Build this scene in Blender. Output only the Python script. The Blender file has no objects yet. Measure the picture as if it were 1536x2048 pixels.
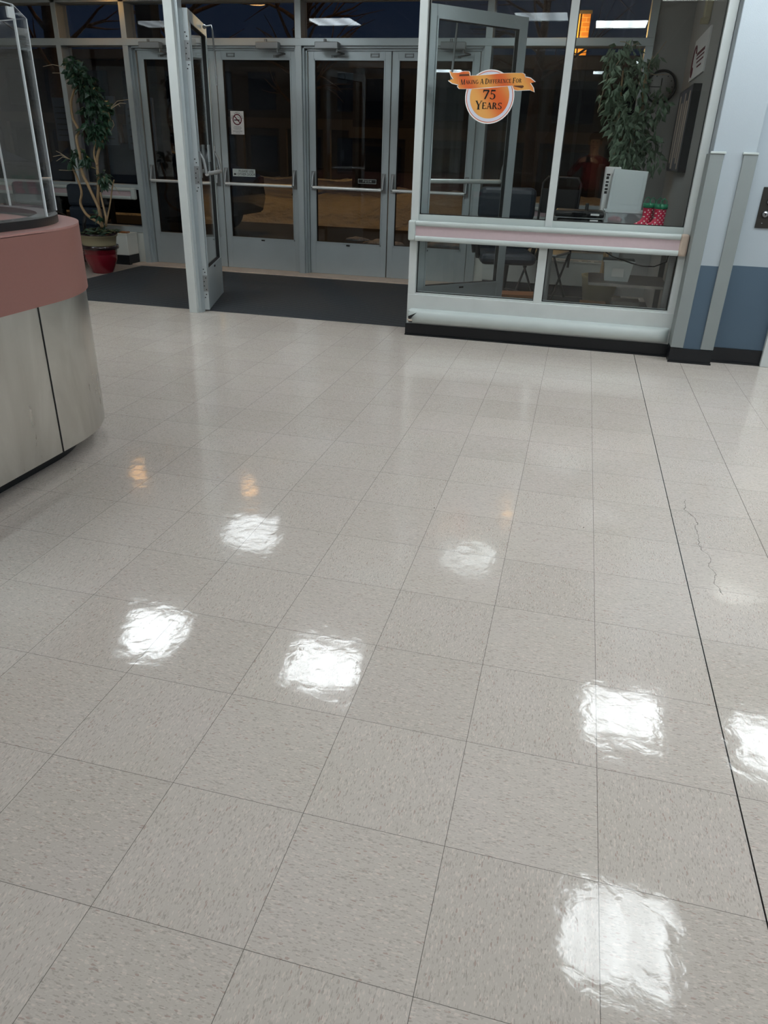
import bpy, bmesh, math, random
from mathutils import Vector, Matrix

S = bpy.context.scene
COL = S.collection
random.seed(7)
PI = math.pi

# ------------------------------------------------------------------ camera, world, exposure
F_PX, YAW, PITCH, ROLL = 1446.98, 0.23382384, -0.460521915, -0.0330926868
CAM = Vector((0.09451396, -0.72277827, 1.26297376))
Rm = Matrix.Rotation(YAW, 3, 'Z') @ Matrix.Rotation(PITCH, 3, 'X') @ Matrix.Rotation(ROLL, 3, 'Y')
cam_d = bpy.data.cameras.new('camera')
cam = bpy.data.objects.new('camera', cam_d); COL.objects.link(cam)
cx, cy, cz = Rm.col[0], Rm.col[1], Rm.col[2]
M4 = Matrix.Identity(4)
for i in range(3):
    M4[i][0] = cx[i]; M4[i][1] = cz[i]; M4[i][2] = -cy[i]; M4[i][3] = CAM[i]
cam.matrix_world = M4
cam_d.sensor_fit = 'VERTICAL'; cam_d.sensor_height = 36.0
cam_d.lens = F_PX / 2048 * 36.0
cam_d.clip_start = 0.02; cam_d.clip_end = 300
S.camera = cam
S.view_settings.view_transform = 'Standard'
S.view_settings.look = 'None'
S.view_settings.gamma = 1.0
S.view_settings.use_curve_mapping = False
S.view_settings.exposure = 0.0
S.cycles.transparent_max_bounces = 20
S.cycles.max_bounces = 8
S.cycles.glossy_bounces = 5
S.cycles.caustics_reflective = False
S.cycles.caustics_refractive = False
S.cycles.sample_clamp_indirect = 6.0
w = bpy.data.worlds.new('night'); S.world = w; w.use_nodes = True
w.node_tree.nodes['Background'].inputs[0].default_value = (0.15, 0.26, 0.55, 1)
w.node_tree.nodes['Background'].inputs[1].default_value = 0.036

LAMP = (0.90, 0.97, 1.0)          # cool white of the ceiling lamps
L_LOBBY, L_VEST, L_DIM = 18.0, 8.0, 2.6
CEIL = 2.65

def at(u, v, Y):
    """the point where a line of sight meets the plane y = Y"""
    d = Rm @ Vector(((u - 768) / F_PX, 1.0, (1024 - v) / F_PX))
    t = (Y - CAM.y) / d.y
    return CAM + d * t

# ------------------------------------------------------------------ materials
def srgb(r, g, b):
    f = lambda c: (c / 12.92 if c <= .04045 else ((c + .055) / 1.055) ** 2.4)
    return (f(r / 255), f(g / 255), f(b / 255))

def mat(name, col, rough=.5, metal=0., spec=.5, emit=None, es=0., bump=None, var=None, coat=0.):
    m = bpy.data.materials.new(name); m.use_nodes = True
    nt = m.node_tree; b = nt.nodes['Principled BSDF']
    b.inputs['Base Color'].default_value = (*col, 1)
    b.inputs['Roughness'].default_value = rough
    b.inputs['Metallic'].default_value = metal
    b.inputs['Specular IOR Level'].default_value = spec
    b.inputs['Coat Weight'].default_value = coat
    if emit:
        b.inputs['Emission Color'].default_value = (*emit, 1); b.inputs['Emission Strength'].default_value = es
    tc = nt.nodes.new('ShaderNodeNewGeometry')
    if var:                                           # (scale, amount, stretch): gentle colour unevenness of the material
        mp = nt.nodes.new('ShaderNodeMapping'); mp.inputs['Scale'].default_value = var[2] if len(var) > 2 else (1, 1, 1)
        nt.links.new(tc.outputs['Position'], mp.inputs['Vector'])
        n = nt.nodes.new('ShaderNodeTexNoise'); n.inputs['Scale'].default_value = var[0]; n.inputs['Detail'].default_value = 5
        nt.links.new(mp.outputs[0], n.inputs['Vector'])
        mx = nt.nodes.new('ShaderNodeMix'); mx.data_type = 'RGBA'
        lo = [c * (1 - var[1]) for c in col]; hi = [min(1, c * (1 + var[1])) for c in col]
        mx.inputs['A'].default_value = (*lo, 1); mx.inputs['B'].default_value = (*hi, 1)
        nt.links.new(n.outputs['Fac'], mx.inputs['Factor']); nt.links.new(mx.outputs['Result'], b.inputs['Base Color'])
    if bump:                                          # (scale, distance)
        n = nt.nodes.new('ShaderNodeTexNoise'); n.inputs['Scale'].default_value = bump[0]; n.inputs['Detail'].default_value = 4
        nt.links.new(tc.outputs['Position'], n.inputs['Vector'])
        bp = nt.nodes.new('ShaderNodeBump'); bp.inputs['Distance'].default_value = bump[1]
        nt.links.new(n.outputs['Fac'], bp.inputs['Height']); nt.links.new(bp.outputs[0], b.inputs['Normal'])
    return m

def glass_mat(name, tint, refl=.04, rough=0.0):
    m = bpy.data.materials.new(name); m.use_nodes = True
    nt = m.node_tree; nt.nodes.clear()
    o = nt.nodes.new('ShaderNodeOutputMaterial')
    t = nt.nodes.new('ShaderNodeBsdfTransparent'); t.inputs[0].default_value = (*tint, 1)
    g = nt.nodes.new('ShaderNodeBsdfGlossy'); g.inputs['Roughness'].default_value = rough
    g.inputs['Color'].default_value = (1, 1, 1, 1)
    lw = nt.nodes.new('ShaderNodeLayerWeight'); lw.inputs[0].default_value = .5
    p = nt.nodes.new('ShaderNodeMath'); p.operation = 'POWER'; p.inputs[1].default_value = 5
    q = nt.nodes.new('ShaderNodeMath'); q.operation = 'MULTIPLY_ADD'; q.inputs[1].default_value = 1 - refl; q.inputs[2].default_value = refl
    mx = nt.nodes.new('ShaderNodeMixShader')
    nt.links.new(lw.outputs['Facing'], p.inputs[0]); nt.links.new(p.outputs[0], q.inputs[0])
    nt.links.new(q.outputs[0], mx.inputs[0]); nt.links.new(t.outputs[0], mx.inputs[1]); nt.links.new(g.outputs[0], mx.inputs[2])
    nt.links.new(mx.outputs[0], o.inputs[0])
    return m

T = 0.3048
def N(nt, typ, **kw):
    n = nt.nodes.new(typ)
    for k, v in kw.items():
        if k == 'op': n.operation = v
        else: setattr(n, k, v)
    return n
def mth(nt, op, a, b=None, c=None):
    n = nt.nodes.new('ShaderNodeMath'); n.operation = op
    for i, x in enumerate((a, b, c)):
        if x is None: continue
        if isinstance(x, (int, float)): n.inputs[i].default_value = x
        else: nt.links.new(x, n.inputs[i])
    return n.outputs[0]
def mixc(nt, f, a, b):
    n = nt.nodes.new('ShaderNodeMix'); n.data_type = 'RGBA'
    if isinstance(f, (int, float)): n.inputs['Factor'].default_value = f
    else: nt.links.new(f, n.inputs['Factor'])
    for k, x in (('A', a), ('B', b)):
        if isinstance(x, tuple): n.inputs[k].default_value = (*x, 1)
        else: nt.links.new(x, n.inputs[k])
    return n.outputs['Result']

def floor_mat():
    m = bpy.data.materials.new('vinyl_tile'); m.use_nodes = True
    nt = m.node_tree; b = nt.nodes['Principled BSDF']
    geo = N(nt, 'ShaderNodeNewGeometry'); sep = N(nt, 'ShaderNodeSeparateXYZ')
    nt.links.new(geo.outputs['Position'], sep.inputs[0])
    X, Y = sep.outputs[0], sep.outputs[1]
    tx, ty = mth(nt, 'DIVIDE', X, T), mth(nt, 'DIVIDE', Y, T)
    ix, iy = mth(nt, 'FLOOR', tx), mth(nt, 'FLOOR', ty)
    par = mth(nt, 'FLOORED_MODULO', mth(nt, 'ADD', mth(nt, 'ADD', ix, iy), 1.0), 2.0)
    def chips(sx, sy, seed):
        # chips lie along the tile grain; every other tile is turned a quarter
        a = mth(nt, 'MULTIPLY', X, sx); c = mth(nt, 'MULTIPLY', Y, sy)
        a2 = mth(nt, 'MULTIPLY', X, sy); c2 = mth(nt, 'MULTIPLY', Y, sx)
        ma = mth(nt, 'ADD', mth(nt, 'MULTIPLY', a, mth(nt, 'SUBTRACT', 1.0, par)), mth(nt, 'MULTIPLY', a2, par))
        mc = mth(nt, 'ADD', mth(nt, 'MULTIPLY', c, mth(nt, 'SUBTRACT', 1.0, par)), mth(nt, 'MULTIPLY', c2, par))
        cb = N(nt, 'ShaderNodeCombineXYZ'); nt.links.new(ma, cb.inputs[0]); nt.links.new(mc, cb.inputs[1])
        cb.inputs[2].default_value = seed
        nz = N(nt, 'ShaderNodeTexNoise'); nz.inputs['Scale'].default_value = .7; nz.inputs['Detail'].default_value = 2
        nt.links.new(cb.outputs[0], nz.inputs['Vector'])
        add = N(nt, 'ShaderNodeVectorMath'); add.operation = 'MULTIPLY_ADD'
        nt.links.new(nz.outputs['Color'], add.inputs[0]); add.inputs[1].default_value = (1.2, 1.2, 0); nt.links.new(cb.outputs[0], add.inputs[2])
        v = N(nt, 'ShaderNodeTexVoronoi'); v.inputs['Scale'].default_value = 1.0
        nt.links.new(add.outputs[0], v.inputs['Vector'])
        sc = N(nt, 'ShaderNodeSeparateColor'); nt.links.new(v.outputs['Color'], sc.inputs[0])
        near = mth(nt, 'LESS_THAN', v.outputs['Distance'], .52)
        return sc.outputs[0], sc.outputs[1], near
    r1, g1, n1 = chips(98, 300, 0.0)
    r2, g2, n2 = chips(165, 500, 5.3)
    big = N(nt, 'ShaderNodeTexNoise'); big.inputs['Scale'].default_value = 3.5; big.inputs['Detail'].default_value = 3
    nt.links.new(geo.outputs['Position'], big.inputs['Vector'])
    base = mixc(nt, big.outputs['Fac'], srgb(196, 188, 177), srgb(203, 193, 187))
    # every tile a little lighter or darker
    wn = N(nt, 'ShaderNodeTexWhiteNoise', noise_dimensions='2D'); cbt = N(nt, 'ShaderNodeCombineXYZ')
    nt.links.new(ix, cbt.inputs[0]); nt.links.new(iy, cbt.inputs[1]); nt.links.new(cbt.outputs[0], wn.inputs['Vector'])
    base = mixc(nt, mth(nt, 'MULTIPLY', wn.outputs['Value'], .16), base, srgb(150, 141, 130))
    base = mixc(nt, mth(nt, 'MULTIPLY', mth(nt, 'GREATER_THAN', r1, .86), mth(nt, 'MULTIPLY', n1, .30)), base, srgb(128, 115, 106))
    base = mixc(nt, mth(nt, 'MULTIPLY', mth(nt, 'LESS_THAN', r1, .17), mth(nt, 'MULTIPLY', n1, .5)), base, srgb(222, 208, 198))
    base = mixc(nt, mth(nt, 'MULTIPLY', mth(nt, 'LESS_THAN', mth(nt, 'ABSOLUTE', mth(nt, 'SUBTRACT', r1, .5)), .018), mth(nt, 'MULTIPLY', n1, .4)), base, srgb(150, 106, 92))
    base = mixc(nt, mth(nt, 'MULTIPLY', mth(nt, 'GREATER_THAN', r2, .8), mth(nt, 'MULTIPLY', n2, .3)), base, srgb(140, 129, 119))
    base = mixc(nt, mth(nt, 'MULTIPLY', mth(nt, 'LESS_THAN', r2, .2), mth(nt, 'MULTIPLY', n2, .42)), base, srgb(208, 201, 192))
    # joints
    fx = mth(nt, 'ABSOLUTE', mth(nt, 'SUBTRACT', mth(nt, 'FRACT', mth(nt, 'ADD', tx, .5)), .5))
    fy = mth(nt, 'ABSOLUTE', mth(nt, 'SUBTRACT', mth(nt, 'FRACT', mth(nt, 'ADD', ty, .5)), .5))
    # the third joint from the right runs open and black, the one beside it less so
    d2 = mth(nt, 'ABSOLUTE', mth(nt, 'SUBTRACT', X, 2 * T))
    wide = mth(nt, 'MULTIPLY', mth(nt, 'LESS_THAN', d2, .1), .0034)
    d3 = mth(nt, 'ABSOLUTE', mth(nt, 'SUBTRACT', X, 3 * T))
    wide = mth(nt, 'ADD', wide, mth(nt, 'MULTIPLY', mth(nt, 'LESS_THAN', d3, .1), .0018))
    jx = mth(nt, 'LESS_THAN', fx, mth(nt, 'ADD', wide, .0021))
    jy = mth(nt, 'LESS_THAN', fy, .0018)
    jn = mth(nt, 'MAXIMUM', jx, jy)
    base = mixc(nt, mth(nt, 'MULTIPLY', jn, .75), base, srgb(62, 56, 52))
    base = mixc(nt, mth(nt, 'MULTIPLY', jx, mth(nt, 'LESS_THAN', d2, .1)), base, srgb(24, 22, 22))
    # a crack wandering through the tiles right of the open joint
    cn = N(nt, 'ShaderNodeTexNoise'); cn.inputs['Scale'].default_value = 9; cn.inputs['Detail'].default_value = 6
    nt.links.new(geo.outputs['Position'], cn.inputs['Vector'])
    cxp = mth(nt, 'MULTIPLY_ADD', cn.outputs['Fac'], .10, mth(nt, 'MULTIPLY_ADD', Y, -.045, .73))
    crack = mth(nt, 'LESS_THAN', mth(nt, 'ABSOLUTE', mth(nt, 'SUBTRACT', X, cxp)), .0011)
    crack = mth(nt, 'MULTIPLY', crack, mth(nt, 'MULTIPLY', mth(nt, 'GREATER_THAN', Y, 1.5), mth(nt, 'LESS_THAN', Y, 2.25)))
    base = mixc(nt, mth(nt, 'MULTIPLY', crack, .8), base, srgb(70, 62, 58))
    # scattered black specks of dirt
    sv = N(nt, 'ShaderNodeTexVoronoi'); sv.inputs['Scale'].default_value = 5.0
    nt.links.new(geo.outputs['Position'], sv.inputs['Vector'])
    base = mixc(nt, mth(nt, 'LESS_THAN', sv.outputs['Distance'], .014), base, srgb(45, 40, 38))
    nt.links.new(base, b.inputs['Base Color'])
    # wax: ripples, brush marks, uneven gloss
    n1b = N(nt, 'ShaderNodeTexNoise'); n1b.inputs['Scale'].default_value = 28; n1b.inputs['Detail'].default_value = 4; n1b.inputs['Distortion'].default_value = .6
    n2b = N(nt, 'ShaderNodeTexNoise'); n2b.inputs['Scale'].default_value = 5; n2b.inputs['Detail'].default_value = 2
    for q in (n1b, n2b): nt.links.new(geo.outputs['Position'], q.inputs['Vector'])
    h = mth(nt, 'MULTIPLY_ADD', n1b.outputs['Fac'], .22, n2b.outputs['Fac'])
    h = mth(nt, 'SUBTRACT', h, mth(nt, 'MULTIPLY', jn, .25))
    h = mth(nt, 'MULTIPLY_ADD', wn.outputs['Value'], .0, h)
    bp = N(nt, 'ShaderNodeBump'); bp.inputs['Distance'].default_value = .0021; bp.inputs['Strength'].default_value = .9
    nt.links.new(h, bp.inputs['Height']); nt.links.new(bp.outputs[0], b.inputs['Normal'])
    rn = N(nt, 'ShaderNodeMapRange'); rn.inputs['To Min'].default_value = .055; rn.inputs['To Max'].default_value = .10
    nt.links.new(n2b.outputs['Fac'], rn.inputs['Value']); nt.links.new(rn.outputs[0], b.inputs['Roughness'])
    b.inputs['Specular IOR Level'].default_value = .32
    return m

def mat_rib():
    m = mat('ribbed_mat', srgb(52, 54, 57), .85)
    nt = m.node_tree; b = nt.nodes['Principled BSDF']
    geo = N(nt, 'ShaderNodeNewGeometry'); sep = N(nt, 'ShaderNodeSeparateXYZ'); nt.links.new(geo.outputs['Position'], sep.inputs[0])
    s = mth(nt, 'SINE', mth(nt, 'MULTIPLY', sep.outputs[1], 2 * PI / .043))
    f = mth(nt, 'MULTIPLY_ADD', s, .5, .5)
    nz = N(nt, 'ShaderNodeTexNoise'); nz.inputs['Scale'].default_value = 260; nt.links.new(geo.outputs['Position'], nz.inputs['Vector'])
    base = mixc(nt, f, srgb(19, 23, 28), srgb(62, 67, 73))
    sv = N(nt, 'ShaderNodeTexVoronoi'); sv.inputs['Scale'].default_value = 9.0; nt.links.new(geo.outputs['Position'], sv.inputs['Vector'])
    base = mixc(nt, mth(nt, 'LESS_THAN', sv.outputs['Distance'], .03), base, srgb(150, 150, 148))
    nt.links.new(base, b.inputs['Base Color'])
    bp = N(nt, 'ShaderNodeBump'); bp.inputs['Distance'].default_value = .006
    nt.links.new(mth(nt, 'MULTIPLY_ADD', nz.outputs['Fac'], .2, f), bp.inputs['Height']); nt.links.new(bp.outputs[0], b.inputs['Normal'])
    return m

def zsplit_mat(name, lo, hi, z, rough=.55):
    """wall paint in two colours, the dado below z"""
    m = mat(name, hi, rough, bump=(260, .0006)); nt = m.node_tree; b = nt.nodes['Principled BSDF']
    geo = N(nt, 'ShaderNodeNewGeometry'); sep = N(nt, 'ShaderNodeSeparateXYZ'); nt.links.new(geo.outputs['Position'], sep.inputs[0])
    nt.links.new(mixc(nt, mth(nt, 'LESS_THAN', sep.outputs[2], z), hi, lo), b.inputs['Base Color'])
    return m

def stainless_mat():
    m = mat('stainless', (.60, .585, .55), .27, 1.0); nt = m.node_tree; b = nt.nodes['Principled BSDF']
    tc = N(nt, 'ShaderNodeNewGeometry')
    wv = N(nt, 'ShaderNodeTexNoise'); wv.inputs['Scale'].default_value = 2.6; wv.inputs['Detail'].default_value = 5; wv.inputs['Distortion'].default_value = 1.3
    mp = N(nt, 'ShaderNodeMapping'); mp.inputs['Scale'].default_value = (2.2, 2.2, .8); mp.inputs['Rotation'].default_value = (.5, 0, 0)
    nt.links.new(tc.outputs['Position'], mp.inputs[0]); nt.links.new(mp.outputs[0], wv.inputs['Vector'])
    nt.links.new(mixc(nt, wv.outputs['Fac'], (.44, .425, .39), (.78, .765, .72)), b.inputs['Base Color'])
    rr = N(nt, 'ShaderNodeMapRange'); rr.inputs['From Min'].default_value = .3; rr.inputs['From Max'].default_value = .7
    rr.inputs['To Min'].default_value = .27; rr.inputs['To Max'].default_value = .33
    nt.links.new(wv.outputs['Fac'], rr.inputs['Value']); nt.links.new(rr.outputs[0], b.inputs['Roughness'])
    return m

def decal_mat(name, c0, c1, scale):
    m = mat(name, c0, .4); nt = m.node_tree; b = nt.nodes['Principled BSDF']
    geo = N(nt, 'ShaderNodeNewGeometry'); sep = N(nt, 'ShaderNodeSeparateXYZ'); nt.links.new(geo.outputs['Position'], sep.inputs[0])
    s = mth(nt, 'SINE', mth(nt, 'MULTIPLY', mth(nt, 'ADD', sep.outputs[0], mth(nt, 'MULTIPLY', sep.outputs[2], .7)), scale))
    nt.links.new(mixc(nt, mth(nt, 'MULTIPLY_ADD', s, .5, .5), c0, c1), b.inputs['Base Color'])
    return m

def dots_mat():
    m = mat('boot_rubber', srgb(205, 40, 78), .25); nt = m.node_tree; b = nt.nodes['Principled BSDF']
    geo = N(nt, 'ShaderNodeTexCoord'); sp = N(nt, 'ShaderNodeSeparateXYZ'); cb = N(nt, 'ShaderNodeCombineXYZ'); nt.links.new(geo.outputs['Object'], sp.inputs[0])
    nt.links.new(mth(nt, 'ADD', sp.outputs[0], sp.outputs[2]), cb.inputs[0]); nt.links.new(mth(nt, 'SUBTRACT', sp.outputs[2], sp.outputs[0]), cb.inputs[1])
    v = N(nt, 'ShaderNodeTexVoronoi', voronoi_dimensions='2D'); v.inputs['Scale'].default_value = 34; v.inputs['Randomness'].default_value = .2
    nt.links.new(cb.outputs[0], v.inputs['Vector'])
    nt.links.new(mixc(nt, mth(nt, 'LESS_THAN', v.outputs['Distance'], .19), srgb(205, 40, 78), srgb(245, 225, 225)), b.inputs['Base Color'])
    return m

def brick_mat(name, c1, c2, mortar, scale=3.0):
    m = mat(name, c1, .85); nt = m.node_tree; b = nt.nodes['Principled BSDF']
    tc = N(nt, 'ShaderNodeTexCoord'); mp = N(nt, 'ShaderNodeMapping'); mp.inputs['Rotation'].default_value = (PI / 2, 0, 0)
    nt.links.new(tc.outputs['Object'], mp.inputs[0])
    br = N(nt, 'ShaderNodeTexBrick'); br.inputs['Scale'].default_value = scale
    br.inputs['Color1'].default_value = (*c1, 1); br.inputs['Color2'].default_value = (*c2, 1); br.inputs['Mortar'].default_value = (*mortar, 1)
    nt.links.new(mp.outputs[0], br.inputs['Vector']); nt.links.new(br.outputs['Color'], b.inputs['Base Color'])
    return m

def lens_mat(name, L):
    m = mat(name, (.9, .9, .9), .5, emit=LAMP, es=L); nt = m.node_tree; b = nt.nodes['Principled BSDF']
    tc = N(nt, 'ShaderNodeTexCoord'); sep = N(nt, 'ShaderNodeSeparateXYZ'); nt.links.new(tc.outputs['Object'], sep.inputs[0])
    c = mth(nt, 'COSINE', mth(nt, 'MULTIPLY', mth(nt, 'ADD', sep.outputs[0], .02), 2*PI/.24))
    nt.links.new(mth(nt, 'MULTIPLY_ADD', c, L*.28, L), b.inputs['Emission Strength'])
    return m

def frosted_mat():
    m = glass_mat('clear_tub_plastic', (.86, .88, .89), .06, .15); nt = m.node_tree
    o = [n for n in nt.nodes if n.type == 'OUTPUT_MATERIAL'][0]; src = o.inputs[0].links[0].from_socket
    d = nt.nodes.new('ShaderNodeBsdfDiffuse'); d.inputs[0].default_value = (.75, .8, .82, 1)
    mx = nt.nodes.new('ShaderNodeMixShader'); mx.inputs[0].default_value = .3
    nt.links.new(src, mx.inputs[1]); nt.links.new(d.outputs[0], mx.inputs[2]); nt.links.new(mx.outputs[0], o.inputs[0])
    return m

def ceiling_mat():
    m = mat('ceiling_tile', srgb(215, 216, 214), .9, bump=(120, .001)); nt = m.node_tree; b = nt.nodes['Principled BSDF']
    geo = N(nt, 'ShaderNodeNewGeometry'); sep = N(nt, 'ShaderNodeSeparateXYZ'); nt.links.new(geo.outputs['Position'], sep.inputs[0])
    def ln(o):
        f = mth(nt, 'ABSOLUTE', mth(nt, 'SUBTRACT', mth(nt, 'FRACT', mth(nt, 'DIVIDE', o, .61)), .5))
        return mth(nt, 'LESS_THAN', f, .02)
    nt.links.new(mixc(nt, mth(nt, 'MAXIMUM', ln(sep.outputs[0]), ln(sep.outputs[1])), srgb(212, 213, 211), srgb(236, 238, 238)), b.inputs['Base Color'])
    return m

MAT = dict(
    floor=floor_mat(), mat=mat_rib(), ceiling=ceiling_mat(), stainless=stainless_mat(),
    alum=mat('anodised_aluminium', srgb(190, 200, 204), .38, .5, var=(5, .06)),
    alum_worn=mat('worn_aluminium', srgb(203, 209, 208), .45, .12, var=(9, .08)),
    steel=mat('hinge_steel', srgb(150, 154, 156), .4, .7),
    chrome=mat('bright_bar', srgb(232, 236, 236), .25, .3),
    gasket=mat('black_gasket', srgb(14, 15, 16), .6),
    glass=glass_mat('window_glass', (.955, .97, .965)), glass_out=glass_mat('tinted_outer_glass', (.80, .86, .91), .034),
    acrylic=glass_mat('acrylic', (.965, .97, .97), .045),
    edge=mat('polished_acrylic_edge', srgb(226, 234, 238), .2),
    pink_rail=mat('pink_vinyl', srgb(196, 176, 180), .5, var=(40, .06)),
    rail_grey=mat('grey_vinyl', srgb(190, 199, 197), .38, var=(8, .05)),
    guard_grey=mat('grey_guard', srgb(134, 141, 141), .5, var=(6, .07)),
    base=mat('black_cove_base', srgb(18, 21, 26), .35, bump=(20, .001)),
    desk_pink=mat('pink_laminate', srgb(145, 101, 93), .38, var=(120, .05)),
    desk_top=mat('pink_laminate_top', srgb(176, 132, 126), .3, var=(300, .12)),
    black=mat('black_plastic', srgb(22, 23, 25), .4),
    wall=zsplit_mat('wall_paint', srgb(74, 94, 111), srgb(168, 178, 185), .655),
    wall_plain=mat('plain_wall_paint', srgb(222, 222, 218), .6),
    wall_grey=mat('grey_wall_paint', srgb(170, 170, 168), .6, bump=(200, .0005)),
    stone=mat('threshold_stone', srgb(196, 178, 162), .6, var=(14, .12)),
    white=mat('white_enamel', srgb(214, 216, 210), .45, var=(7, .05)),
    white_plain=mat('white_card', srgb(235, 236, 236), .6),
    black_ink=mat('black_ink', srgb(12, 10, 12), .6),
    red_ink=mat('maroon_ink', srgb(96, 16, 42), .6),
    grey_ink=mat('grey_ink', srgb(110, 110, 116), .7),
    leather=mat('navy_leather', srgb(30, 42, 55), .42, bump=(26, .004)),
    pot_red=mat('glazed_red_pot', srgb(124, 16, 34), .16, coat=.5),
    pot_rim=mat('dark_glaze', srgb(34, 16, 22), .2, coat=.5),
    pot_beige=mat('beige_pot', srgb(176, 166, 134), .6, var=(10, .08)),
    soil=mat('soil', srgb(38, 32, 26), .95, bump=(60, .01)),
    bark=mat('pale_bark', srgb(172, 146, 112), .8, bump=(90, .004), var=(40, .22)),
    twig=mat('dry_twig', srgb(176, 160, 134), .9),
    leaf=mat('ficus_leaf', srgb(36, 70, 50), .38, var=(30, .35)),
    leaf_pale=mat('dusty_leaf', srgb(112, 136, 112), .5, var=(30, .35)),
    litter=mat('fallen_leaf', srgb(48, 78, 62), .5, var=(40, .3)),
    boots=dots_mat(), boot_green=mat('green_trim', srgb(20, 120, 84), .4),
    tub=mat('frosted_plastic', srgb(214, 222, 224), .4),
    tub_clear=frosted_mat(),
    cloth_pink=mat('pink_cloth', srgb(170, 110, 118), .9, bump=(30, .01)),
    cloth_dark=mat('dark_cloth', srgb(44, 48, 56), .9, bump=(30, .01)),
    table=mat('table_laminate', srgb(120, 116, 112), .45),
    wood=mat('warm_wood', srgb(150, 96, 54), .5, var=(20, .2, (1, 8, 8))),
    yellow=mat('yellow_cloth', srgb(150, 140, 50), .8),
    carton=mat('brown_carton', srgb(140, 98, 62), .85),
    picture=mat('painting', srgb(90, 88, 96), .6, var=(6, .6)),
    plate_dark=mat('dark_bronze_plate', srgb(62, 60, 57), .38, .6),
    btn=mat('steel_button', srgb(170, 172, 176), .3, .8),
    lens=lens_mat('lamp_lens', L_LOBBY), lens_vest=lens_mat('lamp_lens_entry', L_VEST), lens_mid=lens_mat('lamp_lens_mid', 5.5), lens_dim=lens_mat('lamp_lens_dim', L_DIM),
    warm=mat('warm_bulb', (.9, .8, .6), .5, emit=(1, .52, .17), es=15),
    snow=mat('snow', srgb(222, 218, 210), .9, bump=(3, .25), var=(2, .15)),
    asphalt=mat('asphalt', srgb(44, 44, 46), .7, var=(1.5, .3)),
    facade=brick_mat('dark_brick', srgb(34, 33, 36), srgb(28, 28, 32), srgb(44, 42, 42), 1.2),
    buff=mat('buff_stone', srgb(226, 180, 96), .8), facade_pale=mat('pale_band', srgb(74, 66, 58), .9),
    facade_lit=brick_mat('buff_brick', srgb(206, 140, 66), srgb(190, 120, 52), srgb(228, 178, 104), 1.5),
    dark_glass=mat('dark_window', srgb(10, 16, 28), .12),
    trunk=mat('dark_bark', srgb(70, 52, 40), .95, bump=(12, .05)),
    car=mat('dark_car_paint', srgb(16, 18, 24), .2, coat=.6), tyre=mat('tyre', srgb(16, 16, 17), .8),
    slate=mat('slate_board', srgb(72, 80, 92), .6), tail=mat('tail_lamp_red', srgb(90, 14, 14), .3),
    skin=mat('skin', srgb(206, 156, 122), .55), shirt=mat('maroon_jersey', srgb(128, 48, 48), .85, var=(20, .15)),
    trousers=mat('dark_trousers', srgb(34, 36, 44), .85), hair=mat('dark_hair', srgb(22, 17, 15), .55),
    decal_white=mat('decal_white', srgb(246, 244, 242), .45), decal_lav=mat('decal_pale', srgb(222, 224, 236), .45),
    decal_orange=decal_mat('decal_orange', srgb(230, 104, 46), srgb(240, 176, 96), 19),
    decal_ribbon=decal_mat('decal_ribbon', srgb(226, 104, 52), srgb(238, 172, 88), 26),
    decal_rim=mat('decal_rim', srgb(214, 118, 84), .45), decal_fold=mat('decal_fold', srgb(92, 52, 28), .5),
    gold_line=mat('amber_edge', srgb(190, 120, 60), .5),
)

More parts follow.
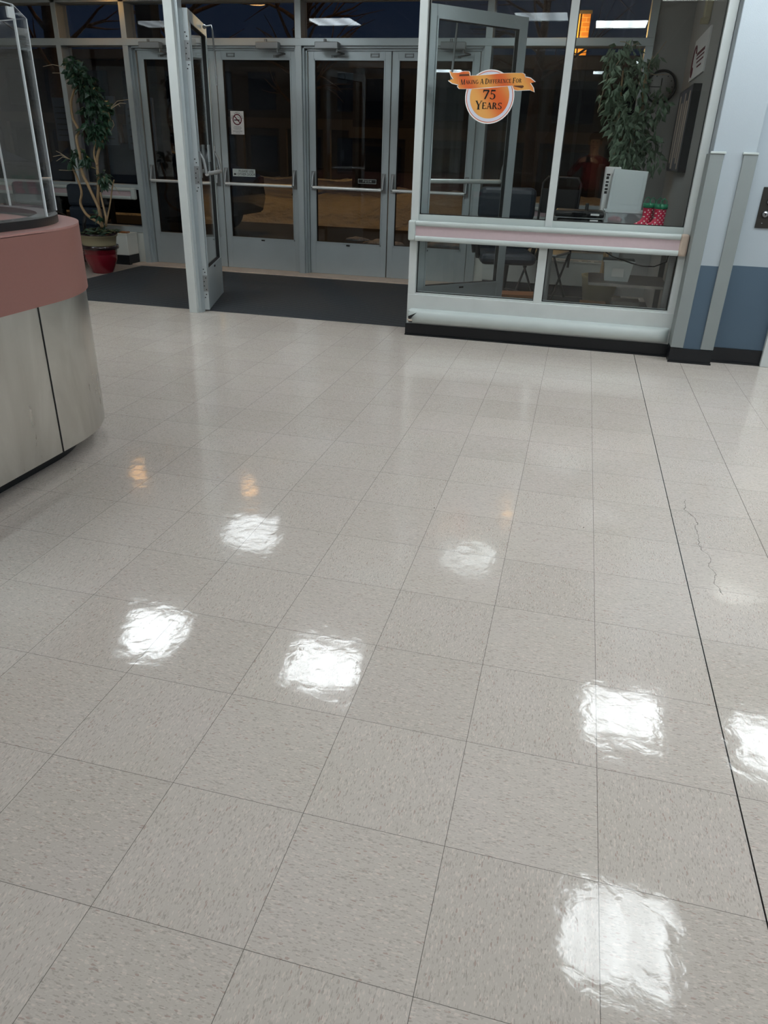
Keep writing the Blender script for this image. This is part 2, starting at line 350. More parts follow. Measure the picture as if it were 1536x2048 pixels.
# ------------------------------------------------------------------ mesh builder
class MB:
    def __init__(s): s.v = []; s.f = []; s.sm = []; s.mi = []; s.cur = 0
    def add(s, vs, fs, smooth=False):
        o = len(s.v); s.v += [tuple(x) for x in vs]
        for f in fs: s.f.append([i + o for i in f]); s.sm.append(smooth); s.mi.append(s.cur)
        return s
    def box(s, x0, x1, y0, y1, z0, z1, b=0.0):
        if b <= 0:
            return s.add([(x0,y0,z0),(x1,y0,z0),(x1,y1,z0),(x0,y1,z0),(x0,y0,z1),(x1,y0,z1),(x1,y1,z1),(x0,y1,z1)],
                         [(0,3,2,1),(4,5,6,7),(0,1,5,4),(1,2,6,5),(2,3,7,6),(3,0,4,7)])
        bm = bmesh.new(); bmesh.ops.create_cube(bm, size=1)
        for v in bm.verts: v.co = Vector(((x0+x1)/2 + v.co.x*(x1-x0), (y0+y1)/2 + v.co.y*(y1-y0), (z0+z1)/2 + v.co.z*(z1-z0)))
        b = min(b, .49*min(x1-x0, y1-y0, z1-z0))
        bmesh.ops.bevel(bm, geom=bm.edges[:], offset=b, segments=3, profile=.5, affect='EDGES', clamp_overlap=True)
        return s.bm(bm)
    def bm(s, bm, smooth=False):
        bm.verts.index_update()
        s.add([v.co[:] for v in bm.verts], [[v.index for v in f.verts] for f in bm.faces], smooth); bm.free(); return s
    def prism(s, poly, axis, a, b, smooth=False):
        """poly: 2-D outline; axis: the extruded axis ('x','y','z'); outline in the two others in order"""
        n = len(poly)
        def P(p, t):
            return {'x': (t, p[0], p[1]), 'y': (p[0], t, p[1]), 'z': (p[0], p[1], t)}[axis]
        vs = [P(p, a) for p in poly] + [P(p, b) for p in poly]
        s.add(vs, [list(range(n))[::-1], list(range(n, 2*n))])
        s.add(vs, [(i, (i+1) % n, n+(i+1) % n, n+i) for i in range(n)], smooth); return s
    def tube(s, pts, r, n=8, caps=True):
        pts = [Vector(p) for p in pts]; m = len(pts)
        rs = r if isinstance(r, (list, tuple)) else [r]*m
        vs = []; up = None
        for i, p in enumerate(pts):
            d = (pts[min(i+1, m-1)] - pts[max(i-1, 0)])
            if d.length < 1e-9: d = Vector((0,0,1))
            d.normalize()
            if up is None: up = Vector((0,0,1)) if abs(d.z) < .9 else Vector((1,0,0))
            a = d.cross(up).normalized(); up = a.cross(d).normalized()
            for k in range(n):
                t = 2*PI*k/n; vs.append(p + (a*math.cos(t) + up*math.sin(t))*rs[i])
        fs = [(i*n+k, i*n+(k+1) % n, (i+1)*n+(k+1) % n, (i+1)*n+k) for i in range(m-1) for k in range(n)]
        s.add(vs, fs, True)
        if caps: s.add(vs[:n], [list(range(n))[::-1]]); s.add(vs[-n:], [list(range(n))])
        return s
    def lathe(s, prof, c=(0,0,0), n=32):
        vs = []; m = len(prof)
        for r, z in prof:
            for k in range(n): t = 2*PI*k/n; vs.append((c[0]+r*math.cos(t), c[1]+r*math.sin(t), c[2]+z))
        s.add(vs, [(i*n+k, i*n+(k+1) % n, (i+1)*n+(k+1) % n, (i+1)*n+k) for i in range(m-1) for k in range(n)], True)
        if tuple(prof[0]) == tuple(prof[-1]): return s
        if prof[0][0] > 1e-4: s.add(vs[:n], [list(range(n))[::-1]])
        if prof[-1][0] > 1e-4: s.add(vs[-n:], [list(range(n))])
        return s
    def ball(s, c, r, seg=16, sc=(1,1,1)):
        bm = bmesh.new(); bmesh.ops.create_uvsphere(bm, u_segments=seg, v_segments=max(6, seg//2), radius=1)
        for v in bm.verts: v.co = Vector((c[0]+v.co.x*r*sc[0], c[1]+v.co.y*r*sc[1], c[2]+v.co.z*r*sc[2]))
        return s.bm(bm, True)
    def quad(s, a, b, c, d): return s.add([a,b,c,d], [(0,1,2,3)])
    def xf(s, M):
        s.v = [tuple(M @ Vector(v)) for v in s.v]; return s
    def build(s, name, m, parent=None):
        me = bpy.data.meshes.new(name); me.from_pydata(s.v, [], s.f)
        ms = m if isinstance(m, (list, tuple)) else [m]
        for q in ms: me.materials.append(MAT[q] if isinstance(q, str) else q)
        me.polygons.foreach_set('use_smooth', s.sm); me.polygons.foreach_set('material_index', s.mi)
        bm = bmesh.new(); bm.from_mesh(me); bmesh.ops.recalc_face_normals(bm, faces=bm.faces[:]) if len(s.f) < 3000 else None
        bm.to_mesh(me); bm.free(); me.update()
        o = bpy.data.objects.new(name, me); COL.objects.link(o)
        if parent:
            o.parent = parent
        return o

def tag(o, label=None, cat=None, group=None, kind=None):
    if label: o['label'] = label
    if cat: o['category'] = cat
    if group: o['group'] = group
    if kind: o['kind'] = kind
    return o
def thing(name, label, cat, loc=(0,0,0), rz=0, group=None, kind=None):
    o = bpy.data.objects.new(name, None); COL.objects.link(o)
    o.location = loc; o.rotation_euler = (0, 0, rz); o.empty_display_size = .1
    return tag(o, label, cat, group, kind)
def dup(root, label, loc=None, rz=None, group=None):
    r = root.copy(); COL.objects.link(r)
    if loc is not None: r.location = loc
    if rz is not None: r.rotation_euler = (0, 0, rz)
    r['label'] = label
    if group: r['group'] = group
    def rec(a, b):
        for ch in list(a.children):
            c = ch.copy(); COL.objects.link(c); c.parent = b; rec(ch, c)
    rec(root, r)
    return r
def B(*a, **k): return MB().box(*a, **k)

# ------------------------------------------------------------------ lettering
FONT = None
def text_part(name, txt, size, M, m, parent, align='CENTER', flip=False, sx=1.0):
    cu = bpy.data.curves.new(name, 'FONT'); cu.body = txt; cu.size = size; cu.align_x = align; cu.align_y = 'CENTER'; cu.extrude = .0003
    to = bpy.data.objects.new(name, cu); COL.objects.link(to)
    dg = bpy.context.evaluated_depsgraph_get(); dg.update()
    me = bpy.data.meshes.new_from_object(to.evaluated_get(dg))
    bpy.data.objects.remove(to); bpy.data.curves.remove(cu)
    me.name = name; me.materials.clear(); me.materials.append(MAT[m])
    me.transform(Matrix.Diagonal((sx, 1, 1, 1))); me.transform(M)
    o = bpy.data.objects.new(name, me); COL.objects.link(o); o.parent = parent
    return o
def wall_M(x, y, z, rz=0):            # lettering upright on a plane facing -y (turned by rz)
    return Matrix.Translation((x, y, z)) @ Matrix.Rotation(rz, 4, 'Z') @ Matrix.Rotation(PI/2, 4, 'X')

def serif_glyph(ch):
    q = []; tk, th = .2, .085
    def st(x0, y0, x1, y1, w):
        d = Vector((x1-x0, y1-y0)); 
        if abs(d.y) > abs(d.x)*.15: q.append([(x0-w/2,y0),(x0+w/2,y0),(x1+w/2,y1),(x1-w/2,y1)])
        else: q.append([(x0,y0-w/2),(x1,y1-w/2),(x1,y1+w/2),(x0,y0+w/2)])
    def sf(x, y, l=.26): q.append([(x-l/2,y),(x+l/2,y),(x+l/2,y+.05),(x-l/2,y+.05)])
    def arc(cx, cy, rx, ry, a0, a1, w=tk, h=th):
        n = 14
        for i in range(n):
            a, b = math.radians(a0+(a1-a0)*i/n), math.radians(a0+(a1-a0)*(i+1)/n)
            q.append([(cx+(rx-w)*math.cos(a), cy+(ry-h)*math.sin(a)), (cx+rx*math.cos(a), cy+ry*math.sin(a)),
                      (cx+rx*math.cos(b), cy+ry*math.sin(b)), (cx+(rx-w)*math.cos(b), cy+(ry-h)*math.sin(b))])
    W = .7
    if ch == 'M': st(.12,0,.14,1,th); st(.16,1,.5,.0,tk); st(.5,.0,.86,1,th); st(.88,0,.86,1,tk); sf(.12,0); sf(.88,0,.32); sf(.1,.95,.2); W = 1.05
    elif ch == 'A': st(.1,0,.42,1,th); st(.42,1,.74,0,tk); st(.2,.34,.62,.34,th); sf(.1,0); sf(.74,0,.32); W = .86
    elif ch == 'K': st(.16,0,.16,1,tk); st(.24,.42,.66,1,th); st(.36,.56,.7,0,tk); sf(.16,0,.32); sf(.16,.95,.32); sf(.68,.95,.24); sf(.72,0,.28); W = .86
    elif ch == 'I': st(.18,0,.18,1,tk); sf(.18,0,.34); sf(.18,.95,.34); W = .38
    elif ch == 'N': st(.12,0,.12,1,th); st(.16,1,.68,0,tk); st(.72,0,.72,1,th); sf(.12,0); sf(.1,.95,.2); sf(.72,.95); W = .86
    elif ch == 'G': arc(.45,.5,.42,.53,45,330); st(.76,.1,.76,.45,tk); sf(.76,.42,.3); W = .92
    elif ch == 'D': st(.16,0,.16,1,tk); arc(.3,.5,.52,.5,-90,90); st(.16,.03,.32,.03,th); st(.16,.97,.32,.97,th); sf(.14,0); sf(.14,.95); W = .88
    elif ch == 'F': st(.16,0,.16,1,tk); st(.16,.96,.6,.96,.08); st(.2,.52,.5,.52,th); st(.59,.8,.59,.98,th); sf(.16,0,.34); W = .64
    elif ch == 'E': st(.16,0,.16,1,tk); st(.16,.96,.6,.96,.08); st(.2,.52,.5,.52,th); st(.16,.04,.62,.04,.08); st(.59,.8,.59,.98,th); st(.62,.02,.62,.22,th); W = .7
    elif ch == 'R': st(.16,0,.16,1,tk); arc(.3,.74,.34,.26,-90,90); st(.16,.97,.32,.97,th); st(.16,.5,.32,.5,th); st(.4,.5,.7,0,tk); sf(.16,0,.32); sf(.72,0,.24); W = .82
    elif ch == 'O': arc(.45,.5,.42,.53,0,360); W = .9
    elif ch == 'C': arc(.45,.5,.42,.53,45,315); st(.74,.72,.76,.95,th); W = .82
    elif ch == 'Y': st(.1,1,.4,.45,tk); st(.72,1,.42,.45,th); st(.4,0,.4,.5,tk); sf(.4,0,.34); sf(.12,.95,.3); sf(.72,.95,.26); W = .78
    elif ch == 'S': arc(.36,.75,.29,.26,30,270,.15); arc(.36,.26,.31,.28,-150,90,.16); st(.58,.76,.6,.98,th); st(.1,.02,.1,.24,th); W = .7
    elif ch == '7': st(.06,.92,.66,.92,.16); st(.64,.92,.26,0,.17); st(.08,.7,.08,.98,th); W = .7
    elif ch == '5': st(.16,.92,.6,.92,.16); st(.15,.5,.17,.98,.07); arc(.3,.3,.34,.32,-150,120,.17,.07); W = .7
    elif ch == ' ': W = .34
    return q, W
def serif_mesh(txt, h, x0, z0, width, y, tilt=0.0, big=()):
    """serif capitals, centred, in the plane y; letters at the places in big stand taller"""
    mb = MB(); cur = 0; items = []
    for i, ch in enumerate(txt):
        k = 1.35 if i in big else 1.0
        q, W = serif_glyph(ch); items.append((cur, q, k)); cur += W*k + .06
    sc = width / cur
    for c0, q, k in items:
        for p in q:
            pts = []
            for (a, b) in p:
                lx = (c0 + a*k)*sc - width/2; lz = b*h*k - h/2 - (k-1)*h*.3
                pts.append((x0 + lx, y, z0 + lz + lx*tilt))
            mb.add(pts, [(0,1,2,3)])
    return mb

# ================================================================== THE SETTING
YW = 4.87            # glass line between lobby and entry
YD = 7.5             # outer door line
XR, XL = 4.2, -7.4
YB = -8.5

fl = B(XL, XR, YB, 7.62, -.12, 0).build('floor', 'floor'); tag(fl, kind='structure')
cl = B(XL, XR, YB, 7.62, CEIL, CEIL+.1).build('ceiling', 'ceiling'); tag(cl, kind='structure')
tag(B(XL-.15, XL, YB, 7.62, 0, CEIL).build('wall_left', 'wall_plain'), kind='structure')
tag(B(XR, XR+.15, YB, 4.8, 0, CEIL).build('wall_right', 'wall'), kind='structure')
tag(B(XL, XR, YB-.15, YB, 0, CEIL).build('wall_back', 'wall_grey'), kind='structure')
# wall with the lift beside the pier
WY = 4.80
mb = B(.98, 1.46, WY, 4.98, 0, CEIL); mb.box(1.46, 2.6, WY, 4.98, 2.15, CEIL); mb.box(2.6, XR, WY, 4.98, 0, CEIL)
tag(mb.build('wall_front', 'wall'), kind='structure')
tag(B(.845, 1.10, 4.69, 4.90, 0, CEIL, b=.006).build('wall_pier', 'wall'), kind='structure')
tag(B(.84, .98, 4.985, 7.62, 0, CEIL).build('wall_entry_right', 'wall_grey'), kind='structure')
tag(B(.52, .84, 7.42, 7.62, 0, CEIL).build('wall_entry_corner', 'wall_grey'), kind='structure')
mb = B(.838, 1.106, 4.682, 4.688, 0, .10); mb.box(.832, .838, 4.682, 4.90, 0, .10); mb.box(1.106, 1.112, 4.682, WY, 0, .10)
mb.box(.828, 1.116, 4.674, 4.684, 0, .012)
tag(mb.build('baseboard_pier', 'base'), kind='structure')
mb = B(1.112, 1.452, WY-.008, WY, 0, .105); mb.box(1.112, 1.452, WY-.018, WY, 0, .012)
tag(mb.build('baseboard_front', 'base'), kind='structure')
tag(B(2.6, XR, WY-.008, WY, 0, .105).build('baseboard_lift', 'base'), kind='structure')
# lift door casing
mb = B(1.452, 1.54, 4.765, 4.98, 0, 2.2, b=.004); mb.box(2.52, 2.6, 4.765, 4.98, 0, 2.2); mb.box(1.54, 2.52, 4.765, 4.98, 2.1, 2.2)
tag(mb.build('trim_1', 'alum_worn'), 'brushed metal casing of the lift door', 'door frame', kind='structure')
d = B(1.54, 2.03, 4.9, 4.94, 0, 2.1); d.box(2.034, 2.52, 4.9, 4.94, 0, 2.1)
tag(d.build('door_1', 'stainless'), 'steel lift door', 'door', kind='structure')

tag(B(-1.12, .84, 4.96, 7.12, 0, .003).build('added_entry_mat', 'mat'), kind='structure')  # dark mat sheet added to darken the entry floor seen through the lower panes
# recessed ribbed entry mat
tag(B(-4.76, -1.12, 5.08, 7.12, 0, .008).build('entry_mat', 'mat'), 'dark ribbed entry mat covering the floor between the doors', 'mat')
tag(B(-4.93, -.93, 7.20, 7.47, 0, .010).build('trim_2', 'stone'), 'pale stone threshold strip along the outer doors', 'threshold', kind='structure')

def pane(parent, x0, x1, y, z0, z1, name='window_pane'):
    return B(x0, x1, y-.003, y+.003, z0, z1).build(name, 'glass_out' if y > 7 else 'glass', parent)

# ---- outer door wall (y = YD)
FR0, FR1 = YD-.13, YD+.06
posts = [(-7.0,-6.93),(-5.655,-5.595),(-4.85,-4.785),(-2.91,-2.845),(-1.0,-.935),(.46,.53)]
fr = thing('trim_3', 'aluminium post and beam frame holding the outer doors and sidelights', 'door frame', (0,0,0), kind='structure')
for a, b in posts:
    p = B(a, b, FR0, FR1, 0, 2.62, b=.003).build('post', 'alum', fr)
B(-7.0, .53, FR0-.004, FR1, 2.20, 2.265, b=.003).build('transom_bar', 'alum', fr)
B(-7.0, .53, FR0, FR1, 2.585, 2.65).build('head_rail', 'alum', fr)
# stepped stops round each pair of doors
for a, b in ((-4.785,-2.91),(-2.845,-1.0)):
    st = MB()
    for k, (dx, dy) in enumerate(((.0,.02),(.018,.06))):
        st.box(a+dx, a+dx+.018, FR0+.012+dy, FR1, 0, 2.20); st.box(b-dx-.018, b-dx, FR0+.012+dy, FR1, 0, 2.20)
        st.box(a, b, FR0+.012+dy, FR1, 2.20-.016-dx, 2.2-dx+.001)
    st.build('door_stop', 'alum', fr)

def sidelight(n, x0, x1, label, mull=None):
    wn = thing('window_%d' % n, label, 'window', (0,0,0), kind='structure')
    B(x0, x1, FR0+.01, FR1-.02, .80, .85).build('rail', 'alum', wn)
    B(x0, x1, FR0+.02, FR1-.02, .34, .40).build('sill', 'alum', wn)
    pane(wn, x0, x1, YD, .85, 2.2); pane(wn, x0, x1, YD, .40, .80)
    return wn
sidelight(1, -6.93, -5.655, 'outer sidelight window behind the two dark chairs')
sidelight(2, -5.595, -4.85, 'outer sidelight window behind the potted tree by the reception desk')
sidelight(3, -.935, .46, 'outer sidelight window behind the blue office chair')
wn = thing('window_4', 'row of transom panes above the outer doors', 'window', kind='structure')
for (a, b) in [(-6.93,-5.655),(-5.595,-4.85),(-4.785,-2.91),(-2.845,-1.0),(-.935,.46)]:
    pane(wn, a, b, YD, 2.265, 2.585)
B(-7.4, -7.0, 7.42, 7.62, 0, CEIL).build('wall_entry_left', 'wall_plain')['kind'] = 'structure'
B(-6.93, -4.85, FR0+.03, FR1-.03, 0, .34).build('wall_under_left_windows', 'white')['kind'] = 'structure'
B(-.935, .46, FR0+.03, FR1-.03, 0, .34).build('wall_under_right_window', 'white')['kind'] = 'structure'

def leaf(name, label, hinge_left, W=.925, H=2.165, bar_z=.905, bar_proj=.085, bottom=.34, glz='glass'):
    """an aluminium and glass door leaf in its own axes: x from the hinge edge (0) to W, y thickness"""
    t = thing(name, label, 'door', kind='structure')
    ts, sw, tr = .022, .062, .068
    fm = B(0, sw, -ts, ts, .012, H, b=.002); fm.box(W-sw, W, -ts, ts, .012, H, b=.002)
    fm.box(sw, W-sw, -ts, ts, H-tr, H); fm.box(sw, W-sw, -ts+.002, ts-.002, .012, bottom)
    fm.box(sw, sw+.012, -ts-.004, ts+.004, bottom, H-tr); fm.box(W-sw-.012, W-sw, -ts-.004, ts+.004, bottom, H-tr)
    fm.box(sw, W-sw, -ts-.004, ts+.004, bottom, bottom+.012); fm.box(sw, W-sw, -ts-.004, ts+.004, H-tr-.012, H-tr)
    fm.build('door_frame', 'alum', t)
    g = B(sw+.012, W-sw-.012, -.003, .003, bottom+.012, H-tr-.012).build('door_pane', glz, t)
    gk = MB()
    for (a, b, c, d) in ((sw+.012, sw+.016, bottom+.012, H-tr-.012), (W-sw-.016, W-sw-.012, bottom+.012, H-tr-.012)):
        gk.box(a, b, -ts+.004, ts-.004, c, d)
    gk.box(sw+.012, W-sw-.012, -ts+.004, ts-.004, bottom+.012, bottom+.016); gk.box(sw+.012, W-sw-.012, -ts+.004, ts-.004, H-tr-.016, H-tr-.012)
    gk.build('gasket', 'gasket', t)
    B(W/2-.02, W/2+.02, -ts-.003, -ts+.004, bottom-.022, bottom-.008).build('nameplate', 'gasket', t)
    return t
def crossbar(t, W, z=.905, sgn=-1, proj=.085):
    bar = MB().tube([(.055, sgn*proj, z), (W-.055, sgn*proj, z)], .016, 12).build('push_bar', 'chrome', t)
    for x in (.045, W-.045):
        a = MB(); a.box(x-.022, x+.022, sgn*.034 if sgn > 0 else sgn*.034, sgn*.022, z-.03, z+.16) if sgn > 0 else a.box(x-.022, x+.022, -.036, -.02, z-.03, z+.16)
        a.tube([(x, sgn*.03, z+.145), (x, sgn*.055, z+.10), (x, sgn*(proj), z)], [.012, .013, .014], 8)
        a.build('bar_lever', 'steel', bar)
def closer(t, x, dirx):
    c = B(x-.12, x+.12, -.20, -.125, 2.165, 2.225, b=.006); c.tube([(x-.02, -.165, 2.225), (x-.02, -.165, 2.25)], .014, 10)
    o = c.build('door_closer', 'steel', t)
    m = MB().tube([(x+dirx*.1, -.16, 2.165), (x+dirx*.1, -.16, 2.135)], .011, 8)
    m.tube([(x+dirx*.1, -.16, 2.145), (x+dirx*.16, -.11, 2.13), (x+dirx*.03, -.03, 2.118)], .008, 6)
    m.box(x+dirx*.03-.03, x+dirx*.03+.03, -.03, -.02, 2.105, 2.13)
    m.build('closer_arm', 'steel', o)
def latch(t, x):
    m = B(x-.045, x+.045, -.034, -.02, 2.112, 2.122); m.box(x-.045, x-.037, -.034, -.02, 2.112, 2.145); m.box(x+.037, x+.045, -.034, -.02, 2.112, 2.145)
    m.box(x-.045, x+.045, -.034, -.02, 2.138, 2.146)
    m.build('latch_bracket', 'steel', t)

# outer doors: hinge x, direction
outer = [(-4.742, 1, 2, 'outer glass door partly hidden behind the slim entry post', .905),
         (-2.932, -1, 3, 'outer glass door with the no smoking sticker', .895),
         (-2.806, 1, 4, 'outer glass door with the small push plate', .875),
         (-1.045, -1, 5, 'outer glass door with its hinge side behind the lobby window', .875)]
DOORS = []
for hx, dr, n, lab, Wd in outer:
    t = leaf('door_%d' % n, lab, dr > 0, W=Wd, glz='glass_out')
    crossbar(t, Wd)
    closer(t, .25 if dr > 0 else Wd-.25, 1)
    latch(t, Wd-.17 if dr > 0 else .17)
    t.location = (hx if dr > 0 else hx-Wd, YD-.015, 0)
    DOORS.append(t)

# ---- inner line (y = YW): slim post, two open doors, header
p = thing('trim_4', 'slim aluminium post between the two inner doorways', 'post', (-2.97, 5.0, 0), kind='structure')
B(-.04, .032, -.055, .06, 0, CEIL, b=.003).build('post', 'alum_worn', p)
B(.032, .056, -.02, .045, 0, CEIL).build('door_stop', 'alum', p)
hd = MB().box(-4.9, -3.01, YW+.02, YW+.14, 2.26, 2.36); hd.box(-2.914, -1.1, YW+.02, YW+.14, 2.26, 2.36); hd.box(-7.0, -4.9, YW, YW+.1, 2.26, 2.36)
tag(hd.build('trim_5', 'alum'), 'aluminium header over the inner doorways', 'door frame', kind='structure')
wn = thing('window_5', 'glazed inner wall left of the doorways behind the reception desk', 'window', kind='structure')
for a, b in ((-7.0,-6.93),(-4.98,-4.9)): B(a, b, YW-.02, YW+.1, 0, CEIL).build('window_post', 'alum', wn)
pane(wn, -6.93, -4.98, YW+.04, .85, 2.26); B(-6.93, -4.98, YW, YW+.08, 0, .85).build('apron_panel', 'alum', wn)
pane(wn, -6.93, -4.98, YW+.04, 2.36, CEIL); pane(wn, -4.9, -3.012, YW+.08, 2.36, CEIL); pane(wn, -2.912, -1.10, YW+.08, 2.36, CEIL)

def hinges(t, W, side_x):
    for z in (.23, 1.06, 1.90):
        h = B(side_x-.003, side_x+.003, -.021, .021, z-.065, z+.065)
        h.tube([(side_x, .026, z-.065), (side_x, .026, z+.065)], .007, 8)
        o = h.build('hinge', 'steel', t)
        s = MB()
        for dz, dy in ((-.05,-.008),(-.02,.008),(.015,.006),(.045,-.008)):
            s.box(side_x-.0045, side_x+.0045, dy-.004, dy+.004, z+dz-.004, z+dz+.004)
        for dz in (.09, .115, -.09, -.115):
            s.box(side_x-.0045, side_x+.0045, -.004 + (.006 if abs(dz) > .1 else -.004), .004 + (.006 if abs(dz) > .1 else -.004), z+dz-.004, z+dz+.004)
        s.build('screw', 'gasket', o)
def arm(t, x):
    m = MB().tube([(x, -.05, 2.13), (x, -.10, 2.14), (x-.02, -.11, 2.1), (x-.03, -.12, 1.72)], .007, 6); m.ball((x, -.045, 2.13), .016)
    m.build('closer_arm', 'steel', t)
# left inner leaf, swung in, seen almost edge-on: hinge edge at (-2.895, 5.03)
t = leaf('door_6', 'open inner glass door seen almost edge-on beside the slim post', True, W=.87, bottom=.33)
hinges(t, .87, 0.0); crossbar(t, .87, 1.07, -1, .07); arm(t, .62)
hx, hy, tx_, ty_ = -2.900, 5.055, -3.125, 5.76
t.location = (hx, hy, 0); t.rotation_euler = (0, 0, math.atan2(ty_-hy, tx_-hx))
B(.5, .58, -.03, -.02, 1.15, 1.28).build('pull_plate', 'alum', t)
# right inner leaf, swung in to a half-open angle behind the lobby window
t = leaf('door_7', 'half open inner glass door seen through the lobby window', True, W=.85, bottom=.33)
hinges(t, .85, 0.0); crossbar(t, .85, 1.085, 1, .07)
hx, hy, tx_, ty_ = -1.075, 4.985, -.49, 5.56
t.location = (hx, hy, 0); t.rotation_euler = (0, 0, math.atan2(ty_-hy, tx_-hx))
MB().tube([(.32, .06, 2.13), (.33, .12, 2.14), (.31, .13, 1.75)], .008, 6).build('closer_arm', 'steel', t)

# ---- lobby window (right of the doorways)
wn = thing('window_6', 'lobby window with the anniversary decal, divided in four panes', 'window', kind='structure')
Y0, Y1 = 4.84, 4.95
B(-1.102, -1.046, Y0, Y1, .085, CEIL, b=.003).build('window_post', 'alum_worn', wn)
B(.785, .842, Y0, Y1, .085, CEIL, b=.003).build('window_post', 'alum_worn', wn)
B(-.138, -.088, Y0+.004, Y1, .83, CEIL, b=.003).build('mullion', 'alum_worn', wn)
B(-.158, -.098, Y0+.004, Y1, .30, .70, b=.003).build('mullion', 'alum_worn', wn)
B(-1.046, .785, Y0+.012, Y1, .70, .87).build('rail', 'rail_grey', wn)
B(-1.046, .785, Y0, Y1, 2.40, 2.46).build('head_rail', 'alum', wn)
mb = B(-1.102, .842, Y0-.002, Y1, .085, .305, b=.003); mb.box(-1.046, .785, Y0+.01, Y1, .305, .315)
mb.build('apron_panel', 'alum_worn', wn)
for a, b in ((-1.046,-.138),(-.088,.785)):
    pane(wn, a, b, YW+.03, .87, 2.40)
for a, b in ((-1.046,-.158),(-.098,.785)):
    pane(wn, a, b, YW+.03, .315, .70)
pane(wn, -1.046, .785, YW+.03, 2.46, CEIL)
gk = MB()
for a, b, c, d in ((-1.046,-.138,.87,2.4),(-.088,.785,.87,2.4),(-1.046,-.158,.315,.70),(-.098,.785,.315,.70)):
    gk.box(a, a+.006, YW+.012, YW+.024, c, d); gk.box(b-.006, b, YW+.012, YW+.024, c, d); gk.box(a, b, YW+.012, YW+.024, c, c+.005)
gk.build('gasket', 'gasket', wn)
mb = B(-1.108, .846, Y0-.012, Y1, 0, .088); mb.box(-1.108, .846, Y0-.026, Y1, 0, .010)
mb.cur = 0
tag(mb.build('baseboard_window', 'base'), kind='structure')
# black strip along the gap beside the pier
B(.842, .848, 4.86, 4.9, 0, CEIL).build('trim_6', 'gasket')['kind'] = 'structure'

def rail(name, label, x0, x1, y, z0, z1, cap_l, cap_r, group=None):
    """bumper rail: pink insert between two rounded grey beads, with end caps"""
    t = thing(name, label, 'bumper rail', (x0, y, z0), group=group)
    W, H = x1-x0, z1-z0
    B(0, W, -.042, -.004, .028, H-.028).build('pink_insert', 'pink_rail', t)
    for nm, zc in (('top_bead', H-.02), ('bottom_bead', .018)):
        prof = [(-.004, zc-.018), (-.046, zc-.018)] + [(-.046-.010*math.sin(a*PI/8), zc-.018*math.cos(a*PI/8)) for a in range(1, 8)] + [(-.046, zc+.018), (-.004, zc+.018)]
        MB().prism(prof, 'x', 0, W, True).build(nm, 'rail_grey', t)
    if cap_l: B(-.055, 0, -.055, -.004, 0, H, b=.014).build('end_cap', 'rail_grey', t)
    if cap_r: B(W, W+.055, -.055, -.004, 0, H, b=.014).build('end_cap', 'stone' if cap_r == 2 else 'rail_grey', t)
    return t
r = rail('bumper_rail', 'pink bumper rail with grey beads across the lobby window', -1.055, .772, Y0+.008, .692, .833, True, 2)
rail('bumper_rail', 'pink bumper rail on the sidelights behind the potted tree', -6.9, -4.93, FR0+.01, .695, .82, False, True)
rail('bumper_rail', 'pink bumper rail behind the blue office chair', -.87, .40, FR0+.01, .695, .82, True, False)

# bumper guard low on the window apron, torn at its left end
t = thing('bumper_guard', 'rounded grey bumper guard below the lobby window, torn at one end', 'bumper guard', (-1.075, Y0-.002, .098))
H = .105
prof = [(0, 0), (-.030, .004)] + [(-.030-.030*math.sin(a*PI/10), .052-.046*math.cos(a*PI/10)) for a in range(1, 10)] + [(-.030, .100), (0, H)]
g = MB()
xs = [0, .02, .05, .1, .2] + [.2+i*.1 for i in range(1, 17)] + [1.83, 1.865, 1.885, 1.895]
rings = []
for i, x in enumerate(xs):
    k = 1.0
    if x > 1.82: k = max(.0, math.sqrt(max(0, 1-((x-1.82)/.076)**2)))
    ring = []
    for j, (py_, pz) in enumerate(prof):
        dent = 0
        if x < .09: dent = (.09-x)/.09*(.016 if 3 <= j <= 8 else .004)*(1 if (j+i) % 2 else .5)
        ring.append((x + (.012*math.sin(j*2.3) if x == 0 else 0), py_*k + dent, pz))
    rings.append(ring)
m_ = len(prof)
g.add([p for r_ in rings for p in r_], [(i*m_+j, i*m_+j+1, (i+1)*m_+j+1, (i+1)*m_+j) for i in range(len(xs)-1) for j in range(m_-1)], True)
g.build('cover', 'rail_grey', t)
tear = MB(); tear.add([(-.004,-.056,.052),(.030,-.0655,.064),(.066,-.0655,.086),(.034,-.0655,.056),(.020,-.065,.038),(0,-.056,.030)], [(0,1,2),(0,2,3),(0,3,4),(0,4,5)])
tear.add([(-.002,-.05,.012),(.034,-.058,.016),(.024,-.05,.006),(0,-.04,.004)], [(0,1,2,3)])
tear.build('tear', 'gasket', t)
curl = MB().tube([(-.008,-.045,.028),(.010,-.068,.024),(.032,-.066,.026)], [.006,.008,.004], 6).build('torn_edge', 'stone', t)

# corner guards on the pier
for (x, lab) in ((.876, 'tall grey corner guard on the pier edge next to the lobby window'), (1.065, 'tall grey corner guard on the pier edge next to the lift button')):
    t = thing('corner_guard', lab, 'corner guard', (x, 4.69, .105), group='corner guards on the pier')
    gm = B(-.038, .038, -.016, -.001, 0, 1.215, b=.004)
    if x < 1: gm.box(-.046, -.033, -.016, .17, 0, 1.215, b=.004)
    else: gm.box(.033, .046, -.016, .1, 0, 1.215, b=.004)
    gm.build('guard_strip', 'guard_grey', t)
    B(-.046, .046, -.021, -.001, 1.215, 1.228, b=.003).build('top_cap', 'rail_grey', t)

